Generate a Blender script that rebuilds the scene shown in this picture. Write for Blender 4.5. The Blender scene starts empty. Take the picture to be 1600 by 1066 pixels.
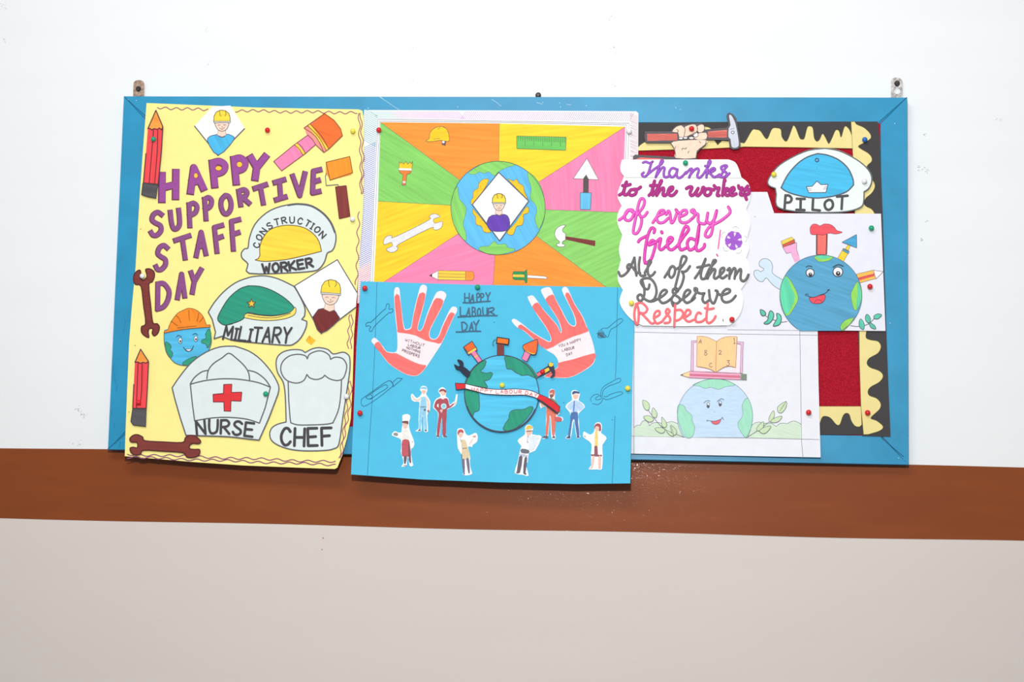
import bpy, bmesh, math, random
from mathutils import Vector, Matrix
from mathutils.geometry import tessellate_polygon

sc = bpy.context.scene
COL = sc.collection
random.seed(7)
# ------------------------------------------------------------------ camera
FPX = 2442.3                                   # focal length in pixels of the 1600 px wide frame
RX = Vector((0.997039796, 0.013468013, -0.075698467))   # world X, Y, Z as camera (right, down, forward) vectors
RY = Vector((0.074057132, 0.096440694, 0.992579837))
RZ = Vector((0.020668491, -0.995247610, 0.095157808))
CAM = Vector((0.0, -2.35366, 1.25))
cd = bpy.data.cameras.new('camera'); cam = bpy.data.objects.new('camera', cd); COL.objects.link(cam)
cd.sensor_width = 36.0; cd.lens = FPX / 1600 * 36.0; cd.clip_start = 0.01
cam.matrix_world = Matrix(((RX.x, -RX.y, -RX.z, CAM.x), (RY.x, -RY.y, -RY.z, CAM.y), (RZ.x, -RZ.y, -RZ.z, CAM.z), (0, 0, 0, 1)))
sc.camera = cam
# ------------------------------------------------------------------ light and exposure
w = bpy.data.worlds.new('room_light'); sc.world = w; w.use_nodes = True
w.node_tree.nodes['Background'].inputs[0].default_value = (0.98, 0.99, 1.0, 1)
w.node_tree.nodes['Background'].inputs[1].default_value = 0.31
def lamp(name, kind, loc, aim, energy, **kw):
    d = bpy.data.lights.new(name, kind); o = bpy.data.objects.new(name, d); COL.objects.link(o)
    d.energy = energy; o.location = loc
    o.rotation_euler = (Vector(aim) - Vector(loc)).to_track_quat('-Z', 'Y').to_euler()
    for k, v in kw.items(): setattr(d, k, v)
    return o
# the camera's flash, just above the lens and tilted up; a ceiling tube light further left
lamp('camera_flash', 'SPOT', (-0.05, -2.30, 1.74), (-0.15, 0, 1.75), 134, spot_size=math.radians(105), spot_blend=1.0, shadow_soft_size=0.04, color=(1.0, 0.995, 0.99))
lamp('ceiling_tube_light', 'AREA', (-0.5, -2.15, 2.85), (-0.25, 0, 1.7), 21, shape='RECTANGLE', size=1.3, size_y=0.35, color=(1.0, 1.0, 1.0))
sc.view_settings.view_transform = 'Standard'; sc.view_settings.look = 'None'
sc.view_settings.gamma = 1.0; sc.view_settings.use_curve_mapping = False
sc.view_settings.exposure = 0.0

# ------------------------------------------------------------------ helpers
def at(px, py, d):
    """point of the place seen at this pixel, d metres in front of the wall face (wall face is y = 0)"""
    v = Vector((px - 800.0, py - 533.0, FPX))
    r = Vector((RX.dot(v), RY.dot(v), RZ.dot(v)))
    return CAM + r * ((-d - CAM.y) / r.y)
TX = (0.0, 0.0, 1.0)
def tf(x0=0.0, y0=0.0, s=1.0):
    global TX
    TX = (x0, y0, s)
def q(t):
    r = []
    for ab in t.split():
        a, b = ab.split(',')
        r.append((TX[0] + float(a) / TX[2], TX[1] + float(b) / TX[2]))
    return r
def cr(pts, closed, n=5):
    out = []; N = len(pts)
    if N < 3: return list(pts)
    for i in range(N if closed else N - 1):
        if closed: p0, p1, p2, p3 = pts[i - 1], pts[i], pts[(i + 1) % N], pts[(i + 2) % N]
        else: p0, p1, p2, p3 = pts[max(i - 1, 0)], pts[i], pts[i + 1], pts[min(i + 2, N - 1)]
        for k in range(n):
            t = k / n
            out.append(tuple(.5 * (2 * p1[j] + (p2[j] - p0[j]) * t + (2 * p0[j] - 5 * p1[j] + 4 * p2[j] - p3[j]) * t * t + (3 * p1[j] - p0[j] - 3 * p2[j] + p3[j]) * t ** 3) for j in (0, 1)))
    if not closed: out.append(pts[-1])
    return out
def s(t, n=5): return cr(q(t) if isinstance(t, str) else t, False, n)
def S(t, n=5): return cr(q(t) if isinstance(t, str) else t, True, n)
def circ(cx, cy, rx, ry=None, n=40, a0=0, a1=360):
    ry = ry or rx
    full = abs(a1 - a0) >= 360
    x0, y0, sx = TX
    return [(x0 + (cx + rx * math.cos(math.radians(a0 + (a1 - a0) * k / (n if full else n - 1)))) / sx, y0 + (cy + ry * math.sin(math.radians(a0 + (a1 - a0) * k / (n if full else n - 1)))) / sx) for k in range(n)]
def wave(t, amp, wl, ph=0.0):
    p = q(t) if isinstance(t, str) else t
    L = [0.0]
    for a, b in zip(p, p[1:]): L.append(L[-1] + math.dist(a, b))
    n = max(4, int(L[-1] / wl * 8)); out = []
    for k in range(n + 1):
        u = L[-1] * k / n; i = 0
        while i < len(p) - 2 and L[i + 1] < u: i += 1
        f = (u - L[i]) / max(L[i + 1] - L[i], 1e-6)
        dx, dy = p[i + 1][0] - p[i][0], p[i + 1][1] - p[i][1]; dl = math.hypot(dx, dy) or 1
        o = amp * math.sin(u / wl * 2 * math.pi + ph) + .35 * amp * math.sin(u / wl * 1.27 + ph * 2)
        out.append((p[i][0] + dx * f - dy / dl * o, p[i][1] + dy * f + dx / dl * o))
    return out

# ------------------------------------------------------------------ materials
def lin(c): return tuple(((v / 255) / 12.92 if v / 255 <= .04045 else ((v / 255 + .055) / 1.055) ** 2.4) for v in c) + (1,)
MC = {}
def mat(c, kind='ink', ang=0.0):
    key = (tuple(c), kind, ang)
    if key in MC: return MC[key]
    m = bpy.data.materials.new(kind + '_material'); m.use_nodes = True; MC[key] = m
    nt = m.node_tree; N = nt.nodes; L = nt.links; b = N['Principled BSDF']
    P = dict(ink=(.75, .25), paper=(.8, .2), marker=(.7, .25), crayon=(.85, .15), paint=(.36, .4), felt=(1, 0), wall=(.75, .25), gloss=(.42, .12), plastic=(.22, .5), metal=(.4, .5), white=(.6, .3))[kind]
    b.inputs['Roughness'].default_value = P[0]; b.inputs['Specular IOR Level'].default_value = P[1]
    if kind == 'metal': b.inputs['Metallic'].default_value = .6
    base = lin(c)
    tc = N.new('ShaderNodeTexCoord'); mp = N.new('ShaderNodeMapping'); L.new(tc.outputs['Object'], mp.inputs[0])
    nz = N.new('ShaderNodeTexNoise'); L.new(mp.outputs[0], nz.inputs['Vector']); nz.inputs['Scale'].default_value = 1.0
    rot, scl, amt = {'ink': (0, (300, 300, 300), .12), 'paper': (0, (60, 60, 60), .03), 'marker': (ang, (12, 100, 200), .13), 'crayon': (ang, (60, 200, 420), .06),
                     'paint': (0, (25, 25, 25), .10), 'felt': (0, (900, 900, 900), .45), 'wall': (0, (3, 3, 18), .015), 'gloss': (0, (6, 6, 30), .10),
                     'plastic': (0, (50, 50, 50), 0), 'metal': (0, (250, 250, 250), .5), 'white': (0, (60, 60, 60), .015)}[kind]
    mp.vector_type = 'TEXTURE'; mp.inputs['Rotation'].default_value = (0, math.radians(rot), 0); mp.inputs['Scale'].default_value = tuple(1 / k for k in scl)
    nz.inputs['Detail'].default_value = 3.0
    cr_ = N.new('ShaderNodeMapRange'); L.new(nz.outputs[0], cr_.inputs[0])
    cr_.inputs[1].default_value = .3; cr_.inputs[2].default_value = .7; cr_.inputs[3].default_value = 1 - amt; cr_.inputs[4].default_value = 1 + amt * (.9 if kind in ('marker', 'crayon') else .5)
    mx = N.new('ShaderNodeVectorMath'); mx.operation = 'SCALE'; mx.inputs[0].default_value = base[:3]; L.new(cr_.outputs[0], mx.inputs['Scale'])
    L.new(mx.outputs[0], b.inputs['Base Color'])
    bump = {'wall': ((30, 30, 420), .22, .0004), 'gloss': ((430, 430, 480), .72, .0003), 'paint': ((300, 300, 300), .12, .0003), 'felt': ((1400, 1400, 1400), .6, .0006), 'paper': ((700, 700, 700), .06, .0002)}.get(kind)
    if bump:
        m2 = N.new('ShaderNodeMapping'); L.new(tc.outputs['Object'], m2.inputs[0]); m2.inputs['Scale'].default_value = bump[0]
        n2 = N.new('ShaderNodeTexNoise'); L.new(m2.outputs[0], n2.inputs['Vector']); n2.inputs['Scale'].default_value = 1.0; n2.inputs['Detail'].default_value = 4
        bp = N.new('ShaderNodeBump'); bp.inputs['Strength'].default_value = bump[1]; bp.inputs['Distance'].default_value = bump[2]
        L.new(n2.outputs[0], bp.inputs['Height'])
        if kind == 'gloss':                                     # enamel: a soft sheen under a thin, finely pitted clear skin
            b.inputs['Coat Weight'].default_value = .6; b.inputs['Coat Roughness'].default_value = .08; L.new(bp.outputs[0], b.inputs['Coat Normal'])
        else: L.new(bp.outputs[0], b.inputs['Normal'])
    return m

# ------------------------------------------------------------------ objects
def link(name, me, parent=None, loc=(0, 0, 0)):
    o = bpy.data.objects.new(name, me); COL.objects.link(o); o.location = loc
    if parent: o.parent = parent
    return o
def thing(name, label, cat, loc, group=None):
    o = link(name, None, None, loc); o['label'] = label; o['category'] = cat; o.empty_display_size = .05
    if group: o['group'] = group
    return o
def mesh(name, verts, faces, mats, idx=None, smooth=False):
    me = bpy.data.meshes.new(name); me.from_pydata(verts, [], faces)
    for m in mats: me.materials.append(m)
    if idx: me.polygons.foreach_set('material_index', idx)
    if smooth: me.polygons.foreach_set('use_smooth', [True] * len(faces))
    me.update(); return me

class Sheet:
    """a sheet of paper pinned to the board: depth in mm in front of the wall at each place of the sheet, and everything drawn or glued on it"""
    def __init__(self, root, depth, curved=False, step=11.0):
        self.root, self.depth, self.curved, self.step, self.z = root, depth, curved, step, 0.0
        self.base = None; self.top = 0.0
    def pos(self, px, py, z): return at(px, py, (self.depth(px, py) + z) / 1000.0) - self.root.location
    def part(self, name, parent=None, label=None, lift=0.0):
        if (parent or self.root) == self.root:
            if self.base is None: self.base = self.z if self.z else None
            if self.base is not None: self.z = self.base + lift
        return Art(self, name, parent or self.root, label)

class Art:
    def __init__(self, sh, name, parent, label):
        self.sh, self.name, self.parent, self.label = sh, name, parent, label
        self.v, self.f, self.i, self.m = [], [], [], []
    def mi(self, m):
        if m not in self.m: self.m.append(m)
        return self.m.index(m)
    def tris(self, pts, holes=()):
        rings = [[Vector((p[0], -p[1], 0)) for p in r] for r in [pts, *holes]]
        flat = [p for r in [pts, *holes] for p in r]
        bm = bmesh.new(); vs = [bm.verts.new((p[0], -p[1], 0)) for p in flat]
        for t in tessellate_polygon(rings):
            try: bm.faces.new([vs[k] for k in t])
            except ValueError: pass
        bmesh.ops.recalc_face_normals(bm, faces=bm.faces)
        for f in bm.faces:
            if f.normal.z < 0: f.normal_flip()
        if self.sh.curved:
            st = self.sh.step
            xs = [p[0] for p in flat]; ys = [p[1] for p in flat]
            for k in range(int(min(xs) // st) + 1, int(max(xs) // st) + 1):
                bmesh.ops.bisect_plane(bm, geom=bm.verts[:] + bm.edges[:] + bm.faces[:], plane_co=(k * st, 0, 0), plane_no=(1, 0, 0), dist=1e-4)
            for k in range(int(min(ys) // st) + 1, int(max(ys) // st) + 1):
                bmesh.ops.bisect_plane(bm, geom=bm.verts[:] + bm.edges[:] + bm.faces[:], plane_co=(0, -k * st, 0), plane_no=(0, 1, 0), dist=1e-4)
        return bm
    def fill(self, pts, c, kind='ink', ang=0.0, holes=(), dz=.03, thick=0.0):
        sh = self.sh; sh.z += dz * (2 if sh.curved and not thick else 1)
        bm = self.tris(pts, holes); bm.verts.index_update(); k = self.mi(mat(c, kind, ang)); b0 = len(self.v)
        for v in bm.verts: self.v.append(sh.pos(v.co.x, -v.co.y, sh.z))
        for f in bm.faces: self.f.append([b0 + v.index for v in f.verts]); self.i.append(k)
        if thick:
            b1 = len(self.v)
            for v in bm.verts: self.v.append(sh.pos(v.co.x, -v.co.y, sh.z - thick))
            for f in bm.faces: self.f.append([b1 + v.index for v in reversed(f.verts)]); self.i.append(k)
            for e in bm.edges:
                if len(e.link_faces) == 1:
                    lp = e.link_loops[0]; a, c2 = lp.vert.index, lp.link_loop_next.vert.index
                    self.f.append([b0 + c2, b0 + a, b1 + a, b1 + c2]); self.i.append(k)
        bm.free(); sh.z += .12 if thick else 0; return self
    def paper(self, pts, c, kind='paper', gap=.3, thick=.25, **k): return self.fill(pts, c, kind, dz=gap, thick=thick, **k)
    def line(self, pts, w, c, kind='ink', closed=False, dz=.02, ang=0.0, ends=True):
        if self.sh.curved: dz *= 1.6
        pts = [p for k, p in enumerate(pts) if k == 0 or math.dist(p, pts[k - 1]) > .05]
        if closed:
            if math.dist(pts[0], pts[-1]) < .05: pts.pop()
            pts = pts + [pts[0]]
        if len(pts) < 2: return self.dot(pts[0], w / 2, c)
        if self.sh.curved:
            o = [pts[0]]
            for a, b in zip(pts, pts[1:]):
                n = max(1, int(math.dist(a, b) / 14))
                o += [(a[0] + (b[0] - a[0]) * t / n, a[1] + (b[1] - a[1]) * t / n) for t in range(1, n + 1)]
            pts = o
        runs = [[pts[0]]]
        for k in range(1, len(pts)):
            runs[-1].append(pts[k])
            if k < len(pts) - 1:
                a = (pts[k][0] - pts[k - 1][0], pts[k][1] - pts[k - 1][1]); b = (pts[k + 1][0] - pts[k][0], pts[k + 1][1] - pts[k][1])
                if (a[0] * b[0] + a[1] * b[1]) / (math.hypot(*a) * math.hypot(*b)) < .55: runs.append([pts[k]])
        for k, r in enumerate(runs): self._ribbon(r, w, c, kind, dz, ang, ends or k > 0, ends or k < len(runs) - 1)
        return self
    def _ribbon(self, p, w, c, kind, dz, ang, cap0=True, cap1=True):
        sh = self.sh; k = self.mi(mat(c, kind, ang)); h = w / 2; n = len(p); sh.z += dz * .4
        dirs = []
        for a, b in zip(p, p[1:]):
            l = math.dist(a, b); dirs.append(((b[0] - a[0]) / l, (b[1] - a[1]) / l))
        def cap(ctr, d, sgn):
            base = math.atan2(d[1], d[0]) + (0 if sgn > 0 else math.pi); m = 6 if w > 2.5 else 3
            idx = [len(self.v) + t for t in range(m + 1)]
            for t in range(m + 1):
                a = base - math.pi / 2 + math.pi * t / m
                self.v.append(sh.pos(ctr[0] + h * math.cos(a), ctr[1] + h * math.sin(a), sh.z))
            self.f.append(idx[::-1]); self.i.append(k)
        if w > 1.0 and cap0: cap(p[0], dirs[0], -1)
        b0 = len(self.v)
        for t in range(n):
            if t == 0: nx, ny = -dirs[0][1], dirs[0][0]
            elif t == n - 1: nx, ny = -dirs[-1][1], dirs[-1][0]
            else:
                a, b = dirs[t - 1], dirs[t]; nx, ny = -(a[1] + b[1]), a[0] + b[0]; l = math.hypot(nx, ny); nx /= l; ny /= l
                cs = nx * -a[1] + ny * a[0]; nx /= max(cs, .6); ny /= max(cs, .6)
            sh.z += dz * .6 / n
            self.v.append(sh.pos(p[t][0] + nx * h, p[t][1] + ny * h, sh.z)); self.v.append(sh.pos(p[t][0] - nx * h, p[t][1] - ny * h, sh.z))
        for t in range(n - 1):
            self.f.append([b0 + 2 * t, b0 + 2 * t + 2, b0 + 2 * t + 3, b0 + 2 * t + 1]); self.i.append(k)
        if w > 1.0 and cap1: cap(p[-1], dirs[-1], 1)
    def dot(self, p, r, c, kind='ink'):
        return self.fill([(p[0] + r * math.cos(t * math.pi / 5), p[1] + r * math.sin(t * math.pi / 5)) for t in range(10)], c, kind)
    def fo(self, pts, c, w=1.0, lc=(85, 82, 86), kind='ink', ang=0.0):
        self.fill(pts, c, kind, ang); return self.line(pts, w, lc, closed=True)
    def done(self):
        self.sh.top = max(self.sh.top, self.sh.z)
        o = link(self.name, mesh(self.name, self.v, self.f, self.m, self.i), self.parent)
        if self.label: o['label'] = self.label
        return o

# single-stroke lettering: '~' marks a stroke that is smoothed
FONT = {
 'A': '0,1 .5,0 1,1;.2,.62 .8,.62', 'B': '0,0 0,1;~0,0 .6,.02 .8,.22 .6,.45 .05,.48;~.05,.48 .7,.5 .95,.74 .7,.98 0,1', 'C': '~.95,.2 .7,.02 .35,.05 .05,.4 .1,.75 .4,.98 .75,.95 1,.78',
 'D': '0,0 0,1;~0,0 .5,.05 .95,.4 .85,.75 .5,.97 0,1', 'E': '.95,0 0,0 0,1 .95,1;0,.5 .8,.48', 'F': '1,0 0,0 0,1;0,.47 .8,.45', 'G': '~.95,.2 .6,0 .15,.2 .05,.6 .4,.98 .9,.9;.5,.6 .95,.6 .9,.9', 'H': '0,0 0,1;1,0 1,1;0,.52 1,.5',
 'I': '.5,0 .5,1;.05,0 .95,0;.05,1 .95,1', 'J': '~.7,0 .7,.75 .45,1 .1,.85', 'K': '0,0 0,1;.95,0 .05,.55 1,1', 'L': '0,0 0,1 1,1', 'M': '0,1 .1,0 .5,.7 .9,0 1,1', 'N': '0,1 0,0 1,1 1,0', 'O': '~.5,0 .1,.2 0,.55 .2,.92 .55,1 .9,.8 1,.45 .82,.1 .5,0',
 'P': '0,0 0,1;~0,.02 .6,0 1,.2 .75,.45 0,.52', 'R': '0,0 0,1;~0,.02 .65,0 .95,.22 .7,.45 .05,.52;.35,.52 1,1', 'S': '~.95,.14 .6,0 .2,.06 .08,.28 .4,.45 .85,.62 .9,.85 .55,1 .2,.97 0,.82', 'T': '0,0 1,0;.5,0 .5,1',
 'U': '~0,0 .02,.6 .2,.95 .55,1 .9,.85 1,.5 1,0', 'V': '0,0 .5,1 1,0', 'W': '0,0 .25,1 .5,.35 .75,1 1,0', 'X': '0,0 1,1;1,0 0,1', 'Y': '0,0 .5,.5 1,0;.5,.5 .5,1', 'i': '.5,.15 .5,1;.1,.15 .9,.15;.1,1 .9,1',
 '1': '.2,.2 .55,0 .55,1;.1,1 1,1', '2': '~0,.25 .3,0 .8,.1 .8,.4 .4,.7 0,1;0,1 1,.95', '3': '0,0 .9,0 .4,.4;~.4,.4 .9,.5 .95,.85 .5,1 0,.85', '8': '~.5,.45 .15,.25 .4,0 .85,.15 .5,.45 .05,.75 .45,1 .95,.75 .5,.45'}
def glyph(ch):
    for st in FONT.get(ch, '').split(';'):
        if not st: continue
        sm = st[0] == '~'
        p = [tuple(map(float, ab.split(','))) for ab in st.lstrip('~').split()]
        yield cr(p, False, 5) if sm else p
def letter(a, ch, box, w, c, under=None, uw=0):
    def xt(p, e):
        if math.dist(p[0], p[-1]) < 2: return p
        (a0, a1), (b1, b0) = p[:2], p[-2:]; l, m = math.dist(a0, a1), math.dist(b0, b1)
        return [(a0[0] + (a0[0] - a1[0]) / l * e, a0[1] + (a0[1] - a1[1]) / l * e)] + list(p[1:-1]) + [(b0[0] + (b0[0] - b1[0]) / m * e, b0[1] + (b0[1] - b1[1]) / m * e)]
    tl, tr, bl = q(box) if isinstance(box, str) else box
    st = [[(tl[0] + (tr[0] - tl[0]) * x + (bl[0] - tl[0]) * y, tl[1] + (tr[1] - tl[1]) * x + (bl[1] - tl[1]) * y) for x, y in g] for g in glyph(ch)]
    if under:
        for p in st: a.line([(x - .8, y + .6) for x, y in xt(p, uw * .42)], uw, under, ends=math.dist(p[0], p[-1]) < 2)
    for p in st: a.line(xt(p, w * .38) if under else p, w, c, ends=not under or math.dist(p[0], p[-1]) < 2)
def word(a, txt, base, h, w, c, fill=.78, h2=None, slant=0.0):
    """letters spread along a baseline path"""
    p = q(base) if isinstance(base, str) else base
    L = [0.0]
    for u, v in zip(p, p[1:]): L.append(L[-1] + math.dist(u, v))
    wd = {'I': .45, 'i': .45, ' ': .5, 'M': 1.15, 'W': 1.2, '1': .6}
    tot = sum(wd.get(ch, 1) for ch in txt); u = 0.0
    for ch in txt:
        cw = L[-1] * wd.get(ch, 1) / tot; mid = u + cw / 2; k = 0
        while k < len(p) - 2 and L[k + 1] < mid: k += 1
        dl = (L[k + 1] - L[k]) or 1; f = (mid - L[k]) / dl
        d = ((p[k + 1][0] - p[k][0]) / dl, (p[k + 1][1] - p[k][1]) / dl); n = (d[1] + slant * d[0], -d[0] + slant * d[1])
        c0 = (p[k][0] + d[0] * dl * f, p[k][1] + d[1] * dl * f); hh = h + ((h2 or h) - h) * mid / L[-1]; g = cw * fill / 2
        bl = (c0[0] - d[0] * g, c0[1] - d[1] * g); tl = (bl[0] + n[0] * hh, bl[1] + n[1] * hh); tr = (tl[0] + d[0] * 2 * g, tl[1] + d[1] * 2 * g)
        if ch != ' ': letter(a, ch, (tl, tr, bl), w, c)
        u += cw
# ------------------------------------------------------------------ colours
INK = (72, 70, 76); GREY = (100, 100, 106); DK = (58, 56, 60); PURPLE = (148, 78, 144); MAROON = (114, 62, 86); WCUT = (221, 232, 231)
RED = (244, 74, 80); SALMON = (246, 116, 112); ORANGE = (248, 154, 66); YEL = (250, 214, 72); GRN = (136, 208, 106); PINK = (250, 134, 178); SKY = (96, 190, 240)
FRAME = (38, 147, 191); SKIN = (247, 216, 198); BROWN = (128, 56, 50); SEA = (84, 194, 232); LAND = (42, 152, 122); WHITE = (246, 246, 248)

# ------------------------------------------------------------------ the room
def box(name, x0, x1, y0, y1, z0, z1, m, parent=None, org=(0, 0, 0)):
    v = [(x - org[0], y - org[1], z - org[2]) for x in (x0, x1) for y in (y0, y1) for z in (z0, z1)]
    f = [(0, 1, 3, 2), (4, 6, 7, 5), (0, 4, 5, 1), (2, 3, 7, 6), (0, 2, 6, 4), (1, 5, 7, 3)]
    return link(name, mesh(name, v, f, [m]), parent, org if not parent else (0, 0, 0))
zt = (at(0, 700, 0).z + at(1600, 730, 0).z) / 2      # the painted band
zb = (at(0, 811, 0).z + at(1600, 845, 0).z) / 2
zm = (zt + zb) / 2
up = mat((237, 240, 241), 'wall'); lo = mat((217, 208, 202), 'wall')
v = [(-3, 0, 0), (3, 0, 0), (3, 0, zm), (-3, 0, zm), (3, 0, 3), (-3, 0, 3), (-3, .12, 0), (3, .12, 0), (3, .12, 3), (-3, .12, 3)]
wall = link('wall_back', mesh('wall_back', v, [(0, 1, 2, 3), (3, 2, 4, 5), (7, 6, 9, 8), (5, 4, 8, 9), (0, 6, 7, 1), (0, 3, 5, 9, 6), (1, 7, 8, 4, 2)], [up, lo], [1, 0, 0, 0, 0, 0, 0]))
wall['kind'] = 'structure'; wall['label'] = 'plain wall, white above and beige below the brown band'
# the band's two edges were cut in by hand: a slightly wavering line
def edge(z, k): return [(-3 + 6 * t / 300, z + .0007 * math.sin(t * .23 + k) + .0005 * math.sin(t * .071 * 3 + 2 * k)) for t in range(301)]
e1, e0 = edge(zt, 1), edge(zb, 4)
v = [(x, -.0006, z) for x, z in e0] + [(x, -.0006, z) for x, z in e1] + [(x, .001, z) for x, z in e0] + [(x, .001, z) for x, z in e1]
f = []
for t in range(300): f += [(t, t + 1, 302 + t, 301 + t), (301 + t, 302 + t, 904 + t, 903 + t), (602 + t, 603 + t, t + 1, t)]
band = link('trim_1', mesh('trim_1', v, f, [mat((138, 68, 27), 'gloss')])); band['kind'] = 'structure'; band['label'] = 'glossy brown painted band across the wall'
floor = box('floor', -3, 3, -4, 0, -.06, 0, mat((150, 142, 132), 'wall')); floor['kind'] = 'structure'
class _W: location = Vector((0, 0, 0))
ws = Sheet(wall, lambda x, y: .1)
a = ws.part('scuff_marks', wall, 'small grey scuffs and chipped spots on the white paint'); rnd = random.Random(3)
for cx, cy, n, r, g in ((120, 638, 9, 4, 190), (127, 645, 9, 4, 196), (132, 650, 7, 4, 200), (125, 692, 8, 4, 205), (110, 692, 4, 3, 212), (1437, 263, 8, 4, 170), (1446, 266, 9, 4, 190), (1443, 209, 8, 3, 200), (1439, 374, 6, 2, 185), (1560, 189, 8, 5, 212), (955, 28, 10, 5, 214), (957, 78, 9, 5, 216), (956, 132, 7, 5, 216), (323, 46, 8, 4, 222), (326, 98, 5, 3, 224), (646, 74, 6, 4, 224), (644, 124, 6, 4, 224), (5, 62, 6, 3, 214), (5, 10, 6, 5, 214), (1446, 345, 3, 2, 205)):
    for k in range(n):
        x, y = cx + rnd.uniform(-r, r), cy + rnd.uniform(-r, r); t = rnd.uniform(.8, 2.6)
        a.line([(x, y), (x + t, y + rnd.uniform(-1.5, 2.5))], rnd.uniform(.35, .9), (g - rnd.randint(0, 18),) * 3, dz=.002)
a.done()['kind'] = 'stuff'
ls = Sheet(wall, lambda x, y: .1)
a = ls.part('paint_specks', wall, 'tiny specks on the beige and brown paint')
for x, y, c in ((505, 841, (190, 140, 105)), (1499, 783, (200, 140, 110)), (503, 859, (196, 160, 130)), (196, 755, (190, 130, 100))): a.dot((x, y), 1.3, c)
a.done()

# ------------------------------------------------------------------ the notice board
FD = .022                                                       # the frame's front face stands this far off the wall
c00, c11 = at(193, 150, FD), at(1420, 727, FD)
X0, X1, Z1, Z0 = c00.x, c11.x, c00.z, c11.z
XC = (X0 + X1) / 2
board = thing('bulletin_board', 'long blue framed notice board lined with dark red felt, covered in posters', 'notice board', (XC, 0, Z0))
FW = .0402
def rail(p):                                                    # mitred length of timber: p = outer a, outer b, inner b, inner a
    n = 24; bm = bmesh.new(); vs = []
    e = .0018
    ctr = Vector((sum(k[0] for k in p) / 4, 0, sum(k[1] for k in p) / 4))
    g = [Vector((k[0], 0, k[1])) for k in p]
    back = [bm.verts.new((k.x - XC, -.001, k.z - Z0)) for k in g]
    mid = [bm.verts.new((k.x - XC, -FD + e, k.z - Z0)) for k in g]
    ins = []
    for k in g:
        d = ctr - k; d.x = e * (1 if d.x > 0 else -1) * .5 if abs(d.x) > 1e-6 else 0; d.z = e * (1 if d.z > 0 else -1) * .5
        ins.append(k + d)
    fr = [bm.verts.new((k.x - XC, -FD, k.z - Z0)) for k in ins]
    for k in range(4):
        m = (k + 1) % 4
        bm.faces.new((back[k], back[m], mid[m], mid[k])); bm.faces.new((mid[k], mid[m], fr[m], fr[k]))
    bm.faces.new(fr); bm.faces.new(back[::-1])
    bmesh.ops.recalc_face_normals(bm, faces=bm.faces)
    me = bpy.data.meshes.new('frame_rail'); bm.to_mesh(me); bm.free(); me.materials.append(mat(FRAME, 'paint'))
    return link('frame_rail', me, board)
i0, i1, j0, j1 = X0 + FW, X1 - FW, Z0 + FW + .0022, Z1 - FW
for p in (((X0, Z1), (X1, Z1), (i1, j1), (i0, j1)), ((X1, Z1), (X1, Z0), (i1, j0), (i1, j1)), ((X1, Z0), (X0, Z0), (i0, j0), (i1, j0)), ((X0, Z0), (X0, Z1), (i0, j1), (i0, j0))): rail(p)
def bbox(name, x0, x1, y0, y1, z0, z1, m): return box(name, x0, x1, y0, y1, z0, z1, m, board, (XC, 0, Z0))
o = bbox('felt_panel', X0 + .03, X1 - .03, -.0205, -.004, Z0 + .03, Z1 - .03, mat((180, 34, 52), 'felt')); o['label'] = 'dark red felt lining of the board'
bs = Sheet(board, lambda x, y: 22.05)
a = bs.part('paint_chips', board, 'fine scratches and chips in the blue paint')
WC = (205, 228, 240)
for t in ('591,150 606,160 624,172', '594,151 600,156', '768,155 776,160', '776,160 783,166', '838,160 848,163', '885,163 893,164'): a.line(q(t), .5, WC)
for t in ('575,169', '715,167', '848,160', '874,161', '876,167', '916,165', '200,156', '213,157', '1056,168', '1063,171', '1398,193', '1404,716', '1391,505'): a.dot(q(t)[0], .7, WC)
for t in ('1417,152 1373,191', '194,151 228,182', '168,702 196,678', '1377,684 1412,714'): a.line(q(t), .8, (28, 82, 112))
for t in ('172,640 174,646', '196,500 193,520', '183,602 181,612', '179,660 178,668', '182,689 180,694', '186,700 188,690', '176,572 181,600'): a.line(q(t), .8, (40, 134, 178))
a.done()['kind'] = 'stuff'
# hanging plates screwed to the wall
def plate(cx, top, bot, wpx, tilt, rust, label, hole):
    D = .006
    outline = circ(cx, top + wpx * .36, wpx / 2, wpx * .36, 16, 180, 360)
    outline = outline + [(cx + wpx / 2 + tilt, bot + 14), (cx - wpx / 2 + tilt, bot + 14)]
    sh = Sheet(board, lambda x, y: D * 1000)
    a = sh.part('hanging_bracket', board, label)
    key = []
    if hole: key = [circ(cx + .6, top + 20.5, 5.2, 5.6, 16, -62, 242) + circ(cx + .6, top + 11, 2.6, 5, 6, 140, 400)]
    a.fill(outline, rust, 'metal', holes=key, thick=2.0)
    o = a.done()
    sd = [(cx - .6 if not hole else cx + .6), top + (14 if not hole else 9.5)]
    p = at(sd[0], sd[1], D) - board.location; vs, fs = [], []
    for rr, yy in ((.0042, 0), (.0042, -.0012), (.0030, -.0024), (.0008, -.0024)):
        for t in range(16): vs.append((p.x + rr * math.cos(t * math.pi / 8), p.y + yy, p.z + rr * math.sin(t * math.pi / 8)))
    for k in range(3):
        for t in range(16): fs.append((k * 16 + t, k * 16 + (t + 1) % 16, k * 16 + 16 + (t + 1) % 16, k * 16 + 16 + t))
    fs.append(tuple(48 + t for t in range(16)))
    sc_ = link('screw', mesh('screw', vs, fs, [mat((70, 62, 58), 'metal')]), o); sc_['label'] = 'dark screw head in the hanging plate'
plate(217, 125, 150, 17, -1, (176, 150, 132), 'rusty steel hanging plate at the left end', False)
plate(1401, 121, 150, 18, 0, (196, 192, 190), 'steel hanging plate with a keyhole at the right end', True)
p = at(841, 149, .012) - board.location
vs = [(p.x + r * math.cos(t * math.pi / 6), p.y + y, p.z + r * math.sin(t * math.pi / 6)) for r, y in ((.0045, .004), (.0045, -.001), (.002, -.003)) for t in range(12)]
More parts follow.
